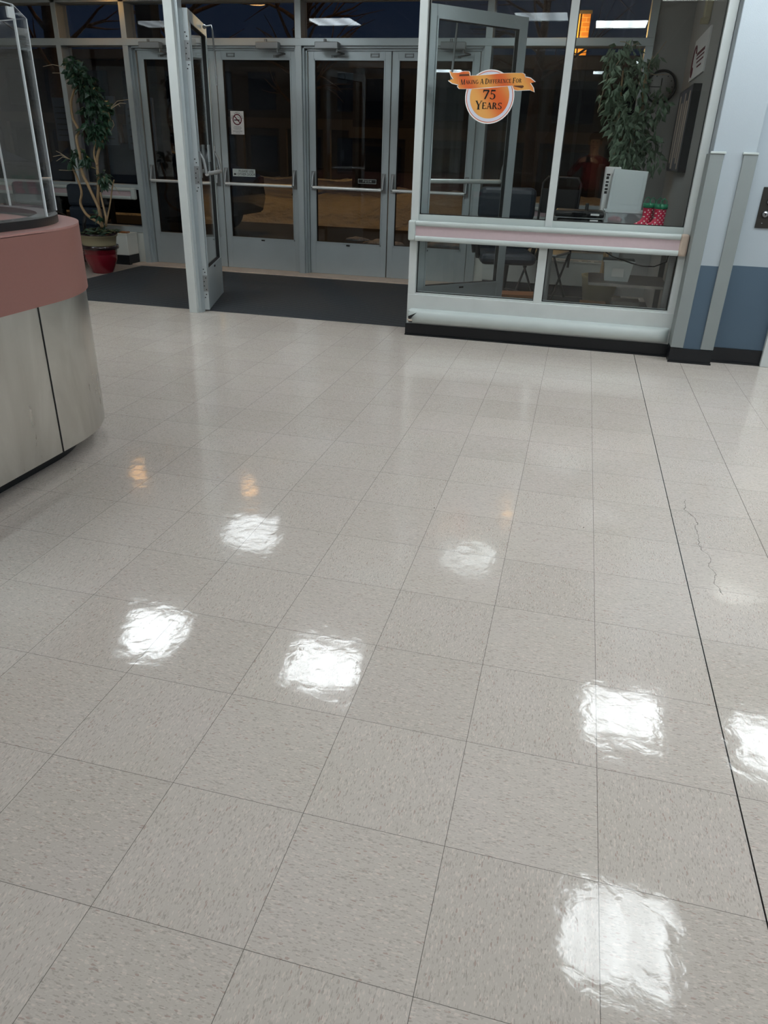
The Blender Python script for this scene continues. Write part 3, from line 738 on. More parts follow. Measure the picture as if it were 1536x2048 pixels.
# ================================================================== THINGS ON THE WALLS
t = thing('lift_call_panel', 'dark bronze lift call plate with two round buttons on the white wall', 'call panel', (1.255, WY, .895))
B(-.045, .075, -.008, 0, 0, .245, b=.002).build('plate', 'plate_dark', t)
def button(x, z, arrow):
    o = MB().lathe([(.0, .0), (.018, .0), (.018, .006), (.0, .008)], n=24)
    o.xf(Matrix.Translation((x, -.008, z)) @ Matrix.Rotation(PI/2, 4, 'X'))
    o = o.build('button', 'btn', t)
    rr = MB()
    rr.lathe([(.018, 0), (.023, 0), (.023, .005), (.018, .005)], n=24); rr.xf(Matrix.Translation((x, -.008, z)) @ Matrix.Rotation(PI/2, 4, 'X'))
    rr.build('button_ring', 'black_ink', o)
    if arrow:
        MB().prism([(x-.009, z+.007), (x+.009, z+.007), (x+.002, z-.003), (x+.002, z-.011), (x-.002, z-.011), (x-.002, z-.003)], 'y', -.0172, -.016).build('arrow', 'black_ink', o)
button(.012, .160, False); button(.0, .085, True)
sc = MB().lathe([(0,0),(.003,0),(.003,.002),(0,.003)], n=10).xf(Matrix.Translation((-.008, -.008, .03)) @ Matrix.Rotation(PI/2, 4, 'X'))
sc.lathe([(0,0),(.003,0),(.003,.002),(0,.003)], n=10) if False else None
sc.build('screw', 'btn', t)
t = thing('wall_notice', 'small framed notice on the white wall above the lift call plate', 'sign', (1.252, WY, 1.235))
B(0, .10, -.012, 0, 0, .15).build('frame', 'black', t); B(.008, .092, -.014, -.011, .008, .142).build('paper', 'white_plain', t)

# entry: white sign, painting, wall box on the right wall (x = .84)
XWALL = .84
def on_wall(u, v):     # point on the right entry wall
    d = Rm @ Vector(((u - 768) / F_PX, 1.0, (1024 - v) / F_PX)); tt = (XWALL-.02-CAM.x)/d.x; return CAM + d*tt
t = thing('wall_sign', 'white sign board with curved emblem and lines of text on the grey wall', 'sign', (XWALL, 5.93, 1.875))
B(-.012, 0, 0, .86, 0, .29).build('board', 'white_plain', t)
arcs = MB()
pts = [(-.0145, .70-.09*math.cos(a), .13+.11*math.sin(a)) for a in [PI*.15+i*PI*.09 for i in range(15)]]
arcs.tube(pts, .006, 6); arcs.tube([(-.0145, .74+.05*math.cos(a), .06+.03*math.sin(a)) for a in [i*PI*.2 for i in range(9)]], .005, 6)
arcs.build('emblem', 'red_ink', t)
MW = Matrix.Translation((-.0125, .36, .16)) @ Matrix.Rotation(-PI/2, 4, 'Z') @ Matrix.Rotation(PI/2, 4, 'X')
for zz, l0, l1 in ((.165, .12, .60), (.135, .12, .58), (.105, .12, .52), (.07, .2, .45)):
    n = 11; ln = MB()
    for k in range(n):
        a = l0 + (l1-l0)*k/n; ln.box(-.0135, -.012, a, a+(l1-l0)/n*.72, zz-(.011 if zz > .15 else .006), zz+(.011 if zz > .15 else .006))
    ln.build('text_line', 'red_ink', t)
t = thing('canvas_picture', 'thick black-edged canvas picture on the grey wall under the white sign', 'picture', (XWALL, 5.88, 1.195))
B(-.06, 0, 0, .9, 0, .60).build('canvas', 'black', t)
f_ = MB(); f_.box(-.063, -.059, .01, .89, .01, .59); f_.build('painted_face', 'picture', t)
stp = MB()
for k, (a, wd) in enumerate(((.08,.05),(.2,.08),(.36,.05),(.5,.1),(.7,.06))): stp.box(-.0655, -.062, a, a+wd, .02+.04*(k % 3), .56-.06*(k % 2))
stp.build('painted_stripes', 'stone', t)
t = thing('wall_chime', 'small beige box high on the grey wall above the white sign', 'wall box', (XWALL, 6.15, 2.22))
B(-.05, 0, 0, .10, 0, .20, b=.01).build('case', 'pot_beige', t); B(-.07, -.01, -.01, .03, -.02, .02, b=.005).build('foot', 'pot_beige', t)
# clock on the corner wall
t = thing('wall_clock', 'round black-rimmed wall clock behind the leafy indoor tree', 'clock', (.655, 7.42, 1.885))
RX = Matrix.Rotation(PI/2, 4, 'X')
MB().lathe([(.122, 0), (.136, .0), (.14, .012), (.134, .024), (.124, .022), (.122, 0)], n=40).xf(RX).build('rim', 'black', t)
MB().lathe([(0, .006), (.118, .006), (.118, .011), (0, .011)], n=40).xf(RX).build('face', 'wall_grey', t)
B(-.004, .004, -.014, -.012, 0, .07).build('hour_hand', 'black_ink', t); B(-.09, 0, -.014, -.012, -.003, .003).build('minute_hand', 'black_ink', t)
for k in range(12):
    a = k*PI/6; B(.098*math.sin(a)-.004, .098*math.sin(a)+.004, -.0125, -.0112, .098*math.cos(a)-.004, .098*math.cos(a)+.004).build('hour_mark', 'black_ink', t)

# ================================================================== CEILING LAMPS
def lamp(x, y, lens, label, w=.60):
    t = thing('ceiling_light', label, 'ceiling light', (x, y, CEIL), group='square ceiling lights')
    h = w/2
    f = MB(); f.box(-h, h, -h, -h+.025, -.02, 0); f.box(-h, h, h-.025, h, -.02, 0); f.box(-h, -h+.025, -h, h, -.02, 0); f.box(h-.025, h, -h, h, -.02, 0)
    f.build('frame', 'white', t)
    B(-h+.025, h-.025, -h+.025, h-.025, -.012, -.004).build('diffuser', lens, t)
    return t
lamp(.85, 2.12, 'lens', 'square ceiling light nearest the photographer, over the open tile joint')
lamp(.93, 4.0, 'lens', 'square ceiling light in front of the wall pier')
lamp(-1.5, 3.94, 'lens', 'square ceiling light before the open doorway')
lamp(-3.15, 3.95, 'lens', 'square ceiling light beside the reception desk end')
lamp(.25, .47, 'lens', 'square ceiling light mirrored large in the lobby window')
lamp(2.03, 3.95, 'lens', 'square ceiling light in front of the lift')
for x_, y_, lab_ in ((-2.6,.5,'over the straight front of the reception desk'),(-5.5,3.9,'over the far leg of the reception desk'),(-5.5,1.2,'in the middle of the reception area'),(2.4,.9,'over the floor beside the lift, behind the camera side'),
                     (3.75,3.9,'beyond the lift, by the right wall'),(3.75,.9,'by the right wall, near the photographer'),(2.5,-3.0,'right behind the photographer'),(2.9,-6.2,'in the far back right of the lobby')):  # extra lamps out of view, added to brighten the lobby
    lamp(x_, y_, 'lens', 'added unseen ceiling light ' + lab_)
lamp(-3.04, 5.95, 'lens_vest', 'square ceiling light in the entry above the mat')
lamp(-.6, 6.2, 'lens_mid', 'dim square ceiling light above the blue office chair')
lamp(-5.4, 5.85, 'lens_dim', 'dim square ceiling light above the potted tree')
for x, y, lab in ((-5.1, 7.05, 'small warm recessed downlight by the left sidelights'), (-3.55, 7.05, 'small warm recessed downlight above the left outer doors'), (-.27, 7.3, 'small warm recessed downlight above the right sidelight')):
    t = thing('downlight', lab, 'downlight', (x, y, CEIL), group='warm recessed downlights')
    MB().lathe([(.09, -.012), (.11, -.012), (.11, 0), (.09, 0), (.09, -.012)], n=24).build('trim_ring', 'white', t)
    MB().lathe([(0, -.010), (.09, -.010), (.09, -.001), (0, -.001)], n=24).build('bulb', 'warm', t)

# ================================================================== RECEPTION DESK
t = thing('reception_desk', 'curved reception desk with pink laminate band over stainless panels', 'reception desk', (0,0,0))
CX, CY, R0 = -2.55, 1.80, .68
def path(off, y0=-1.2, x_end=-4.6):
    """outline at distance off outside the desk face: straight front, round end, straight back leg"""
    r = R0 + off
    pts = [(CX+r, y0 + (CY-y0)*k/10) for k in range(10)]
    pts += [(CX + r*math.cos(a*PI/2/24), CY + r*math.sin(a*PI/2/24)) for a in range(25)]
    pts += [(CX + (x_end-CX)*k/6, CY + r) for k in range(1, 7)]
    return pts
def band(o_out, o_in, z0, z1, smooth=True, y0=-1.2, xe=-4.6):
    a = path(o_out, y0, xe); b = path(o_in, y0, xe); n = len(a); mb = MB()
    vs = [(x,y,z0) for x,y in a] + [(x,y,z1) for x,y in a] + [(x,y,z0) for x,y in b] + [(x,y,z1) for x,y in b]
    mb.add(vs, [(i, i+1, n+i+1, n+i) for i in range(n-1)], smooth)
    mb.add(vs, [(2*n+i+1, 2*n+i, 3*n+i, 3*n+i+1) for i in range(n-1)], smooth)
    mb.add(vs, [(n+i, n+i+1, 3*n+i+1, 3*n+i) for i in range(n-1)]); mb.add(vs, [(i+1, i, 2*n+i, 2*n+i+1) for i in range(n-1)])
    mb.add(vs, [(0, n, 3*n, 2*n), (n-1, 3*n-1, 4*n-1, 2*n-1)])
    return mb
band(-.13, -.17, 0, .10).build('toe_kick', 'base', t)
band(-.006, -.04, .098, .70).build('steel_panel', 'stainless', t)
B(CX+R0-.009, CX+R0-.0035, 1.702, 1.7065, .098, .70).build('panel_seam', 'gasket', t)
band(.004, -.04, .695, .955).build('laminate_band', 'desk_pink', t)
band(.004, -.34, .953, .962).build('counter_top', 'desk_top', t)
band(-.045, -.33, .66, .955).build('inner_shelf', 'desk_pink', t)
band(-.075, -.155, .961, .992).build('black_ledge', 'black', t)
# acrylic screen standing in the ledge
t = thing('acrylic_screen', 'clear acrylic sneeze guard standing on the black desk ledge', 'screen', (0,0,0))
def sheet(p, q, z0, z1):
    p, q = Vector((*p, 0)), Vector((*q, 0)); d = (q-p).normalized(); n = Vector((-d.y, d.x, 0))*.003
    mb = MB(); vs = [p-n, q-n, q+n, p+n]
    mb.add([(*v.xy, z0) for v in vs] + [(*v.xy, z1) for v in vs], [(0,3,2,1),(4,5,6,7),(0,1,5,4),(2,3,7,6),(1,2,6,5),(3,0,4,7)])
    o = mb.build('sheet', 'acrylic', t)
    for e in (q,):
        B(e.x-.0035, e.x+.0035, e.y-.0035, e.y+.0035, z0, z1).build('edge', 'edge', o)
    m2 = MB(); m2.add([(*v.xy, z1-.001) for v in vs] + [(*v.xy, z1+.002) for v in vs], [(4,5,6,7),(0,1,5,4),(2,3,7,6)]); m2.build('edge', 'edge', o)
pa, pb, pc, pd, pe = (-1.985, .5), (-1.985, 1.985), (-2.155, 2.275), (-2.47, 2.375), (-3.3, 2.375)
for a_, b_ in ((pa, pb), (pb, pc), (pc, pd), (pd, pe)): sheet(a_, b_, .993, 1.70)
B(-1.981, -1.972, 1.94, 1.975, 1.655, 1.69, b=.003).build('clip', 'edge', t)
# things on the counter behind the screen
t = thing('brochure_holder', 'clear brochure holder with white leaflets at the edge of the reception counter', 'brochure holder', (-2.16, 1.77, .962), rz=.3)
B(-.06, .06, -.02, .02, 0, .012).build('foot', 'edge', t)
mb = B(-.055, .055, -.004, .004, .012, .27); mb.xf(Matrix.Rotation(.12, 4, 'X')).build('leaflets', 'white_plain', t)
mb = B(-.06, .06, -.010, -.007, .010, .29); mb.xf(Matrix.Rotation(.12, 4, 'X')).build('front_sheet', 'acrylic', t)
t = thing('tablet_stand', 'black slanted tablet on the reception counter behind the screen', 'tablet', (-2.28, 1.86, .962), rz=.5)
mb = B(-.09, .09, -.006, .006, 0, .15); mb.xf(Matrix.Rotation(-.7, 4, 'X') ).build('screen', 'black', t); B(-.07, .07, -.01, .09, 0, .008).build('foot', 'black', t)
t = thing('wooden_tray', 'curved light wood tray on the counter inside the acrylic screen', 'tray', (-2.42, 2.02, .962))
MB().lathe([(0,0),(.10,0),(.115,.03),(.105,.03),(.095,.01),(0,.01)], n=28).build('dish', 'wood', t)

# ================================================================== POTTED TREE BY THE DOORS
def leaf_geo(mb, c, d, n, L, Wd):
    d = d.normalized(); s = d.cross(n).normalized(); n = s.cross(d).normalized()
    p = [c, c + d*L*.4 + s*Wd*.5 - n*L*.03, c + d*L + n*(-L*.12), c + d*L*.4 - s*Wd*.5 - n*L*.03, c + d*L*.45 + n*L*.04]
    mb.add(p, [(0,1,4),(1,2,4),(2,3,4),(3,0,4)])
def rv(): return Vector((random.gauss(0,1), random.gauss(0,1), random.gauss(0,1))).normalized()
def clump(mb, c, r, n, L=.075, Wd=.036, droop=.8):
    c = Vector(c)
    for _ in range(n):
        o = rv()*(r*(random.random()**.45)); o.y *= .9
        d = (rv()*.7 + Vector((0,0,-droop)) + o.normalized()*.5)
        leaf_geo(mb, c+o, d, rv() + Vector((0,-.6,.5)), L*random.uniform(.7,1.25), Wd*random.uniform(.8,1.2))
PYL = 6.55
base = Vector((-4.89, PYL, 0))
t = thing('potted_tree', 'indoor fig tree in a dark red glazed pot by the reception desk', 'plant', base)
MB().lathe([(0,0),(.11,0),(.118,.01),(.165,.14),(.170,.19),(.168,.205),(.176,.21),(.170,.222),(.178,.228),(.172,.24),(.178,.246)], n=40).build('red_pot', 'pot_red', t)
MB().lathe([(.178,.246),(.196,.25),(.200,.262),(.196,.285),(.17,.288),(.168,.25)], n=40).build('pot_rim', 'pot_rim', t)
MB().lathe([(.16,.262),(.172,.30),(.184,.375),(.196,.378),(.198,.395),(.18,.398),(.17,.37)], n=40).build('inner_pot', 'pot_beige', t)
MB().lathe([(.185,.386),(.199,.388),(.199,.402),(.18,.404)], n=40).build('inner_rim', 'pot_rim', t)
MB().lathe([(.178,.385),(.1,.40),(0,.405)], n=24).build('soil', 'soil', t)
lt = MB()
for _ in range(110):
    a = random.uniform(0, 2*PI); r = .19*math.sqrt(random.random())
    leaf_geo(lt, Vector((r*math.cos(a), r*math.sin(a), .405+random.uniform(0,.03))), Vector((random.gauss(0,1),random.gauss(0,1),.1)), Vector((random.gauss(0,.4),random.gauss(0,.4),1)), .08, .035)
lt.build('leaf_litter', 'litter', t)
def stem_path(px, dy=(0,)):
    out = []
    for i, (u, v) in enumerate(px):
        k = i/(len(px)-1); out.append(at(u, v, PYL + dy[0]*math.sin(k*3)) - base)
    return out
stems = [([(203,452),(200,447),(175,431),(161,407),(163,382),(148,341),(139,328)], .05, .016, .011),
         ([(204,452),(203,448),(198,418),(189,398),(175,368),(164,344),(160,311),(153,277),(157,260),(146,237),(142,207),(146,188),(152,170)], -.03, .018, .010),
         ([(204,452),(203,448),(196,404),(197,366),(194,322),(200,293),(211,270),(219,245),(216,225)], .03, .018, .011),
         ([(194,330),(188,309),(191,285),(194,262)], .02, .010, .007),
         ([(212,452),(212,447),(211,431),(204,401),(201,385)], -.04, .013, .009),
         ([(212,452),(214,440),(220,409),(224,379),(228,360)], .05, .010, .006)]
for px, dy, r0, r1 in stems:
    P = stem_path(px, (dy,)); n = len(P)
    P[0].z = max(.395, P[0].z)
    # smooth the bends
    Q = []
    for i in range(n-1):
        a, b, c, d = P[max(i-1,0)], P[i], P[i+1], P[min(i+2,n-1)]
        for k in range(4):
            s = k/4; Q.append(.5*((2*b)+(c-a)*s+(2*a-5*b+4*c-d)*s*s+(3*b-a-3*c+d)*s**3))
    Q.append(P[-1]); m = len(Q)
    MB().tube(Q, [r0+(r1-r0)*i/(m-1) for i in range(m)], 9).build('trunk', 'bark', t)
fol = MB()
for (u, v, rp, n, dy) in ((140,126,11,26,0),(150,145,18,46,-.03),(166,163,24,80,0),(180,185,20,60,.02),(188,205,20,55,-.02),(176,222,13,26,.03),(205,232,16,40,.0),(212,215,15,40,.05),
                          (185,252,16,40,-.03),(200,262,14,34,.02),(172,262,12,24,.03),(206,246,12,24,0),(196,275,12,22,0),(168,315,13,28,-.02),(150,305,9,14,.02),(142,322,9,12,0),(210,352,14,30,.02),(204,362,9,14,-.03),(198,432,5,8,-.1)):
    c = at(u, v, PYL+dy) - base
    clump(fol, c, rp/1447*7.6, n, .082, .042)
fol.build('foliage', 'leaf', t)
tw = MB()
for pts_ in ([(150,145),(122,133),(105,129),(86,133)], [(150,150),(128,146),(105,146)], [(142,320),(120,306),(112,302)], [(140,318),(122,310),(106,313)], [(140,318),(125,314),(113,322)],
             [(222,215),(235,202),(257,199)], [(222,218),(240,206),(252,207)], [(222,216),(236,208),(240,213)], [(160,340),(135,341),(118,340)], [(205,352),(220,360),(240,388)], [(225,240),(228,250),(222,262)]):
    MB().tube([at(u, v, PYL-.02)-base for u, v in pts_], .0028, 5).build('dry_twig', 'twig', t)

# leafy tree inside the entry, behind the lobby window
PYR = 6.75
base2 = Vector((.36, PYR, 0))
t = thing('weeping_fig', 'tall leafy indoor tree behind the lobby window by the clock', 'plant', base2)
MB().lathe([(0,0),(.13,0),(.17,.25),(.18,.28),(.16,.28),(.15,.24)], n=32).build('pot', 'pot_beige', t)
MB().lathe([(.155,.25),(0,.26)], n=24).build('soil', 'soil', t)
for px in ([(0,0,.25),(.02,0,.7),(-.04,.02,1.1),(-.05,0,1.5),(-.08,0,1.95)], [(.02,0,.25),(.05,-.02,.8),(.07,0,1.3),(.12,0,1.75),(.10,0,2.0)]):
    MB().tube([Vector(p) for p in px], [.016,.015,.013,.011,.008], 8).build('trunk', 'bark', t)
MB().tube([at(u, v, PYR)-base2 for u, v in ((1283,236),(1287,205),(1292,165),(1298,130),(1306,112))], [.010,.009,.008,.006,.005], 7).build('bare_branch', 'twig', t)
fol = MB()
for (u, v, rp, n) in ((1262,84,8,10),(1240,100,14,24),(1228,122,20,40),(1258,128,24,60),(1282,135,16,30),(1312,112,10,10),(1245,160,26,60),(1275,168,22,50),(1222,196,20,46),(1232,220,24,70),(1250,232,30,90),
                      (1250,262,28,100),(1270,262,28,80),(1300,225,22,50),(1318,215,16,26),(1256,298,28,90),(1278,302,26,70),(1302,285,22,46),(1242,316,16,36),(1256,330,20,40),(1320,180,10,12),(1305,325,16,22)):
    clump(fol, at(u, v, PYR+random.uniform(-.12,.12))-base2, rp/1447*7.8, n, .085, .036, .9)
fol.build('foliage', 'leaf_pale', t)
tw = MB()
for pts_ in ([(1240,120),(1215,150),(1195,225)], [(1306,118),(1320,100),(1333,82)], [(1260,90),(1250,84),(1240,83)], [(1265,92),(1277,85),(1276,95)], [(1300,148),(1315,150),(1337,148)]):
    MB().tube([at(u, v, PYR-.03)-base2 for u, v in pts_], .003, 5).build('dry_twig', 'twig', t)

# ================================================================== HEATERS
def heater(x0, x1, label):
    t = thing('baseboard_heater', label, 'heater', (x0, 7.15, 0))
    W = x1-x0
    B(0, W, .0, .22, .105, .335, b=.008).build('cabinet', 'white', t)
    B(-.004, W+.004, -.006, .22, .33, .342).build('top_grille', 'white', t)
    B(.01, W-.002, .004, .22, 0, .105).build('plinth', 'base', t)
    sl = MB()
    for k in range(int(W/.12)): sl.box(.03+k*.12, .12+k*.12, .04, .05, .3425, .345)
    sl.build('grille_slots', 'gasket', t)
    return t
heater(-6.85, -4.93, 'white baseboard heater with black plinth beside the red plant pot')
heater(-.82, .45, 'white baseboard heater behind the blue office chair')
t = thing('door_wedge', 'flat brown wood offcut lying on the white heater by the plant', 'wood piece', (-5.08, 7.2, .3425))
B(0, .11, 0, .09, 0, .012, b=.002).build('block', 'wood', t)

# ================================================================== CHAIRS
def office_chair(label, loc, rz, group=None):
    t = thing('office_chair', label, 'chair', loc, rz, group)
    # front of the chair faces -y
    B(-.25, .25, -.25, .22, .40, .50, b=.05).build('seat', 'leather', t)
    b1 = B(-.25, .25, .17, .27, .48, .74, b=.045); b1.xf(Matrix.Translation((0,0,0)))
    b1.box(-.26, .26, .18, .29, .735, 1.02, b=.055)
    b1.build('backrest', 'leather', t)
    for s in (-1, 1):
        MB().tube([(s*.27,.16,.46),(s*.30,.14,.62),(s*.30,.0,.665),(s*.30,-.14,.66),(s*.28,-.16,.56),(s*.26,-.14,.45)], .022, 8).build('armrest', 'black', t)
    MB().tube([(0,0,.40),(0,0,.16)], [.045,.03], 12).build('gas_column', 'black', t)
    for k in range(5):
        a = k*2*PI/5+.3; c, s = math.cos(a), math.sin(a)
        lg = MB().tube([(0,0,.15),(c*.16,s*.16,.12),(c*.30,s*.30,.085)], [.03,.024,.018], 8).build('foot_spoke', 'black', t)
        MB().lathe([(0,-.022),(.028,-.022),(.03,0),(.028,.022),(0,.022)], n=14).xf(Matrix.Translation((c*.30,s*.30,.032)) @ Matrix.Rotation(a, 4, 'Z') @ Matrix.Rotation(PI/2, 4, 'X')).build('caster', 'black', lg)
    return t
ch = office_chair('navy leather office chair behind the lobby window beside the half open door', (-.52, 6.30, 0), .22, 'leather office chairs')
dup(ch, 'navy leather office chair right behind the potted tree', (-5.40, 6.9, -.17), -.12)
dup(ch, 'navy leather office chair seen through the acrylic screen', (-6.05, 6.9, -.17), .08)
for o in bpy.data.objects:
    if o.name.startswith('office_chair') and o.location.z < -.1:
        o.location.z = 0; o.scale = (.88, .88, .83)

t = thing('folding_chair', 'dark metal folding chair behind the window mullion', 'chair', (-.2, 6.85, 0), -.3)
B(-.2, .2, -.2, .2, .43, .455, b=.012).build('seat', 'steel', t)
bk = MB().tube([(-.19,.2,.30),(-.19,.24,.62),(-.19,.28,1.05),(-.15,.295,1.10),(.15,.295,1.10),(.19,.28,1.05),(.19,.24,.62),(.19,.2,.30)], .012, 8); bk.box(-.18, .18, .262, .272, .78, 1.0)
bk.build('backrest', 'black', t)
for s in (-1, 1):
    MB().tube([(s*.19,.2,.44),(s*.19,-.22,.012)], .011, 8).build('leg', 'black', t); MB().tube([(s*.17,-.18,.43),(s*.17,.26,.012)], .011, 8).build('leg', 'black', t)
t = thing('yellow_bag', 'dull yellow cloth bag on the folding chair seat', 'bag', (-.2, 6.83, .457), .2)
bm = bmesh.new(); bmesh.ops.create_icosphere(bm, subdivisions=3, radius=1)
for v in bm.verts: v.co = Vector((v.co.x*.13, v.co.y*.10, .14+v.co.z*.14*(1 if v.co.z > 0 else 1.0))) + Vector((math.sin(v.co.z*9)*.008, 0, 0))
MB().bm(bm, True).build('sack', 'yellow', t)

# ================================================================== TABLE BEHIND THE LOBBY WINDOW
TZ = .82
t = thing('console_table', 'grey table with a lower shelf standing behind the lobby window', 'table', (.02, 5.0, 0))
B(-.15, .78, .0, .62, TZ-.03, TZ, b=.004).build('tabletop', 'table', t)
B(.2, .76, .05, .58, .43, .45).build('shelf', 'table', t)
for x in (-.12, .75):
    for y in (.04, .58): B(x-.02, x+.02, y-.02, y+.02, 0, TZ-.03).build('leg', 'steel', t)
def boot(label, loc, rz):
    t = thing('rain_boot', label, 'boot', loc, rz, 'polka dot rain boots')
    secs = []    # foot points towards -x
    n = 16
    for z, cx_, rx, ry in ((0,-.035,.075,.036),(.008,-.035,.08,.038),(.03,-.03,.074,.036),(.045,-.018,.062,.034),(.06,-.004,.046,.033),(.085,.004,.038,.034),(.12,.004,.040,.036),(.155,.004,.043,.038)):
        secs.append([(cx_+rx*math.cos(2*PI*k/n), ry*math.sin(2*PI*k/n), z) for k in range(n)])
    mb = MB(); mb.add([p for s in secs for p in s], [(i*n+k, i*n+(k+1) % n, (i+1)*n+(k+1) % n, (i+1)*n+k) for i in range(len(secs)-1) for k in range(n)], True)
    mb.add(secs[0], [list(range(n))[::-1]])
    mb.build('shaft', 'boots', t)
    MB().lathe([(.0425,.148),(.0455,.150),(.047,.178),(.043,.178),(.041,.15)], (.004,0,0), n=20).build('trim_band', 'boot_green', t)
    for s in (-1, 1):
        MB().tube([(.004-.022, s*.04, .165),(.004-.020, s*.042, .20),(.004, s*.042, .217),(.004+.020, s*.042, .20),(.004+.022, s*.04, .165)], .003, 6).build('pull_loop', 'boot_green', t)
    return t
b1 = boot('red polka dot rain boot with green top, the one nearer the pier', (.632, 5.092, TZ), .25)
dup(b1, 'red polka dot rain boot with green top, the one nearer the clear tub', (.560, 5.172, TZ), .35)

t = thing('storage_tub', 'clear plastic storage tub of clothes beside the red rain boots', 'storage tub', (.40, 5.325, TZ))
secs = [(.105,.075,0),(.115,.085,.01),(.128,.098,.10),(.138,.108,.104),(.138,.108,.115)]
def tub_box(mb, secs):
    vs = [];
    for a, b, z in secs: vs += [(-a,-b,z),(a,-b,z),(a,b,z),(-a,b,z)]
    mb.add(vs, [(i*4+k, i*4+(k+1) % 4, (i+1)*4+(k+1) % 4, (i+1)*4+k) for i in range(len(secs)-1) for k in range(4)]); mb.add(vs[:4], [(3,2,1,0)])
    return mb
tub_box(MB(), secs).build('body', 'tub_clear', t)
rm = MB(); rm.box(-.142,.142,-.112,-.106,.104,.116); rm.box(-.142,.142,.106,.112,.104,.116); rm.box(-.142,-.136,-.112,.112,.104,.116); rm.box(.136,.142,-.112,.112,.104,.116)
rm.build('rim', 'tub', t)
def lump(name, m, loc, sc_, label):
    o = thing(name, label, 'clothing', loc)
    bm = bmesh.new(); bmesh.ops.create_icosphere(bm, subdivisions=3, radius=1)
    for v in bm.verts:
        k = 1 + .12*math.sin(v.co.x*7+v.co.z*4) + .08*math.sin(v.co.y*11)
        v.co = Vector((v.co.x*sc_[0]*k, v.co.y*sc_[1], sc_[2]+v.co.z*sc_[2]*k))
    MB().bm(bm, True).build('folds', m, o)
lump('folded_garment', 'cloth_pink', (.345, 5.325, TZ+.006), (.05,.06,.034), 'crumpled pink garment inside the clear storage tub')
lump('folded_garment', 'cloth_dark', (.46, 5.332, TZ+.008), (.045,.06,.042), 'dark garment inside the clear storage tub')
t = thing('tub_lid', 'translucent white tub lid standing upright behind the clear tub', 'lid', (.40, 5.458, TZ), .04)
M_l = Matrix.Translation((0,0,.0)) @ Matrix.Rotation(-.10, 4, 'X') @ Matrix.Rotation(.05, 4, 'Y')
B(-.125, .125, -.012, .0, .0, .385, b=.01).xf(M_l).build('panel', 'tub', t)
rg = B(-.105,-.097,-.017,-.011,.05,.355); rg.box(.097,.105,-.017,-.011,.05,.355); rg.box(-.09,.09,-.015,-.011,.15,.155); rg.box(-.125,.125,-.018,-.011,.0,.02)
rg.xf(M_l).build('ridges', 'tub', t)
t = thing('white_box', 'white carton with dark upright lettering behind the tub lid', 'box', (.288, 5.572, TZ), .06)
B(-.055, .055, -.05, .05, .0, .40, b=.006).build('carton', 'white_plain', t)
mb = MB()
for zz, hgt, wd in ((.34,.012,.026),(.315,.02,.02),(.29,.012,.022),(.265,.016,.02),(.24,.014,.022),(.215,.018,.02)): mb.box(-.045, -.045+wd, -.0512, -.0502, zz, zz+hgt)
mb.build('lettering', 'black_ink', t)

t = thing('instrument_case', 'black flat carry case with two white tags lying behind the lobby window', 'case', (.09, 5.17, TZ))
B(-.16, .17, -.10, .12, .004, .062, b=.022).build('lower_shell', 'black', t)
B(-.18, .17, -.105, .125, .066, .112, b=.018).build('upper_shell', 'black', t)
B(-.185, .175, -.108, .128, .060, .068, b=.003).build('seam', 'steel', t)
tg = MB(); tg.box(.075, .135, -.112, -.104, .085, .096); tg.box(.075, .132, -.106, -.10, .046, .056); tg.build('tag', 'white_plain', t)
MB().tube([(-.05,-.10,.09),(-.05,-.13,.10),(.04,-.13,.10),(.04,-.10,.09)], .007, 7).build('handle', 'black', t)
B(.03, .055, -.02, .02, .11, .16, b=.005).build('latch_tower', 'black', t)

# things on and under the shelf
t = thing('white_bin', 'small white tub with a paper note on the lower table shelf', 'tub', (.42, 5.25, .45))
tub_box(MB(), [(.085,.07,0),(.105,.085,.135),(.115,.095,.137),(.115,.095,.15)]).build('body', 'tub', t)
B(-.04, .045, -.088, -.084, .035, .095).build('note', 'white_plain', t)
t = thing('power_cord', 'black cord drooping across the lower window pane', 'cord', (0,0,0))
MB().tube([(.14,5.12,.74),(.10,5.08,.70),(.2,5.06,.665),(.3,5.05,.67),(.36,5.05,.64),(.5,5.05,.60),(.58,5.05,.585),(.66,5.06,.585),(.74,5.08,.62),(.755,5.1,.78)], .0045, 7).build('cord', 'black', t)
t = thing('carton', 'grey carton under the table shelf, beside the wall', 'box', (.52, 5.3, 0)); B(-.1,.1,-.1,.1,0,.30,b=.003).build('box','table',t)
t = thing('carton', 'brown carton under the table shelf, beside the grey one', 'box', (.28, 5.32, 0)); B(-.1,.1,-.1,.1,0,.26,b=.003).build('box','carton',t)
t = thing('stool', 'small wooden step stool beside the office chair', 'stool', (-.32, 5.75, 0), .2)
B(-.16,.16,-.1,.1,.20,.225,b=.004).build('seat','wood',t)
for s in (-1, 1): B(s*.14-.012, s*.14+.012, -.09, .09, 0, .20).build('leg','wood',t)

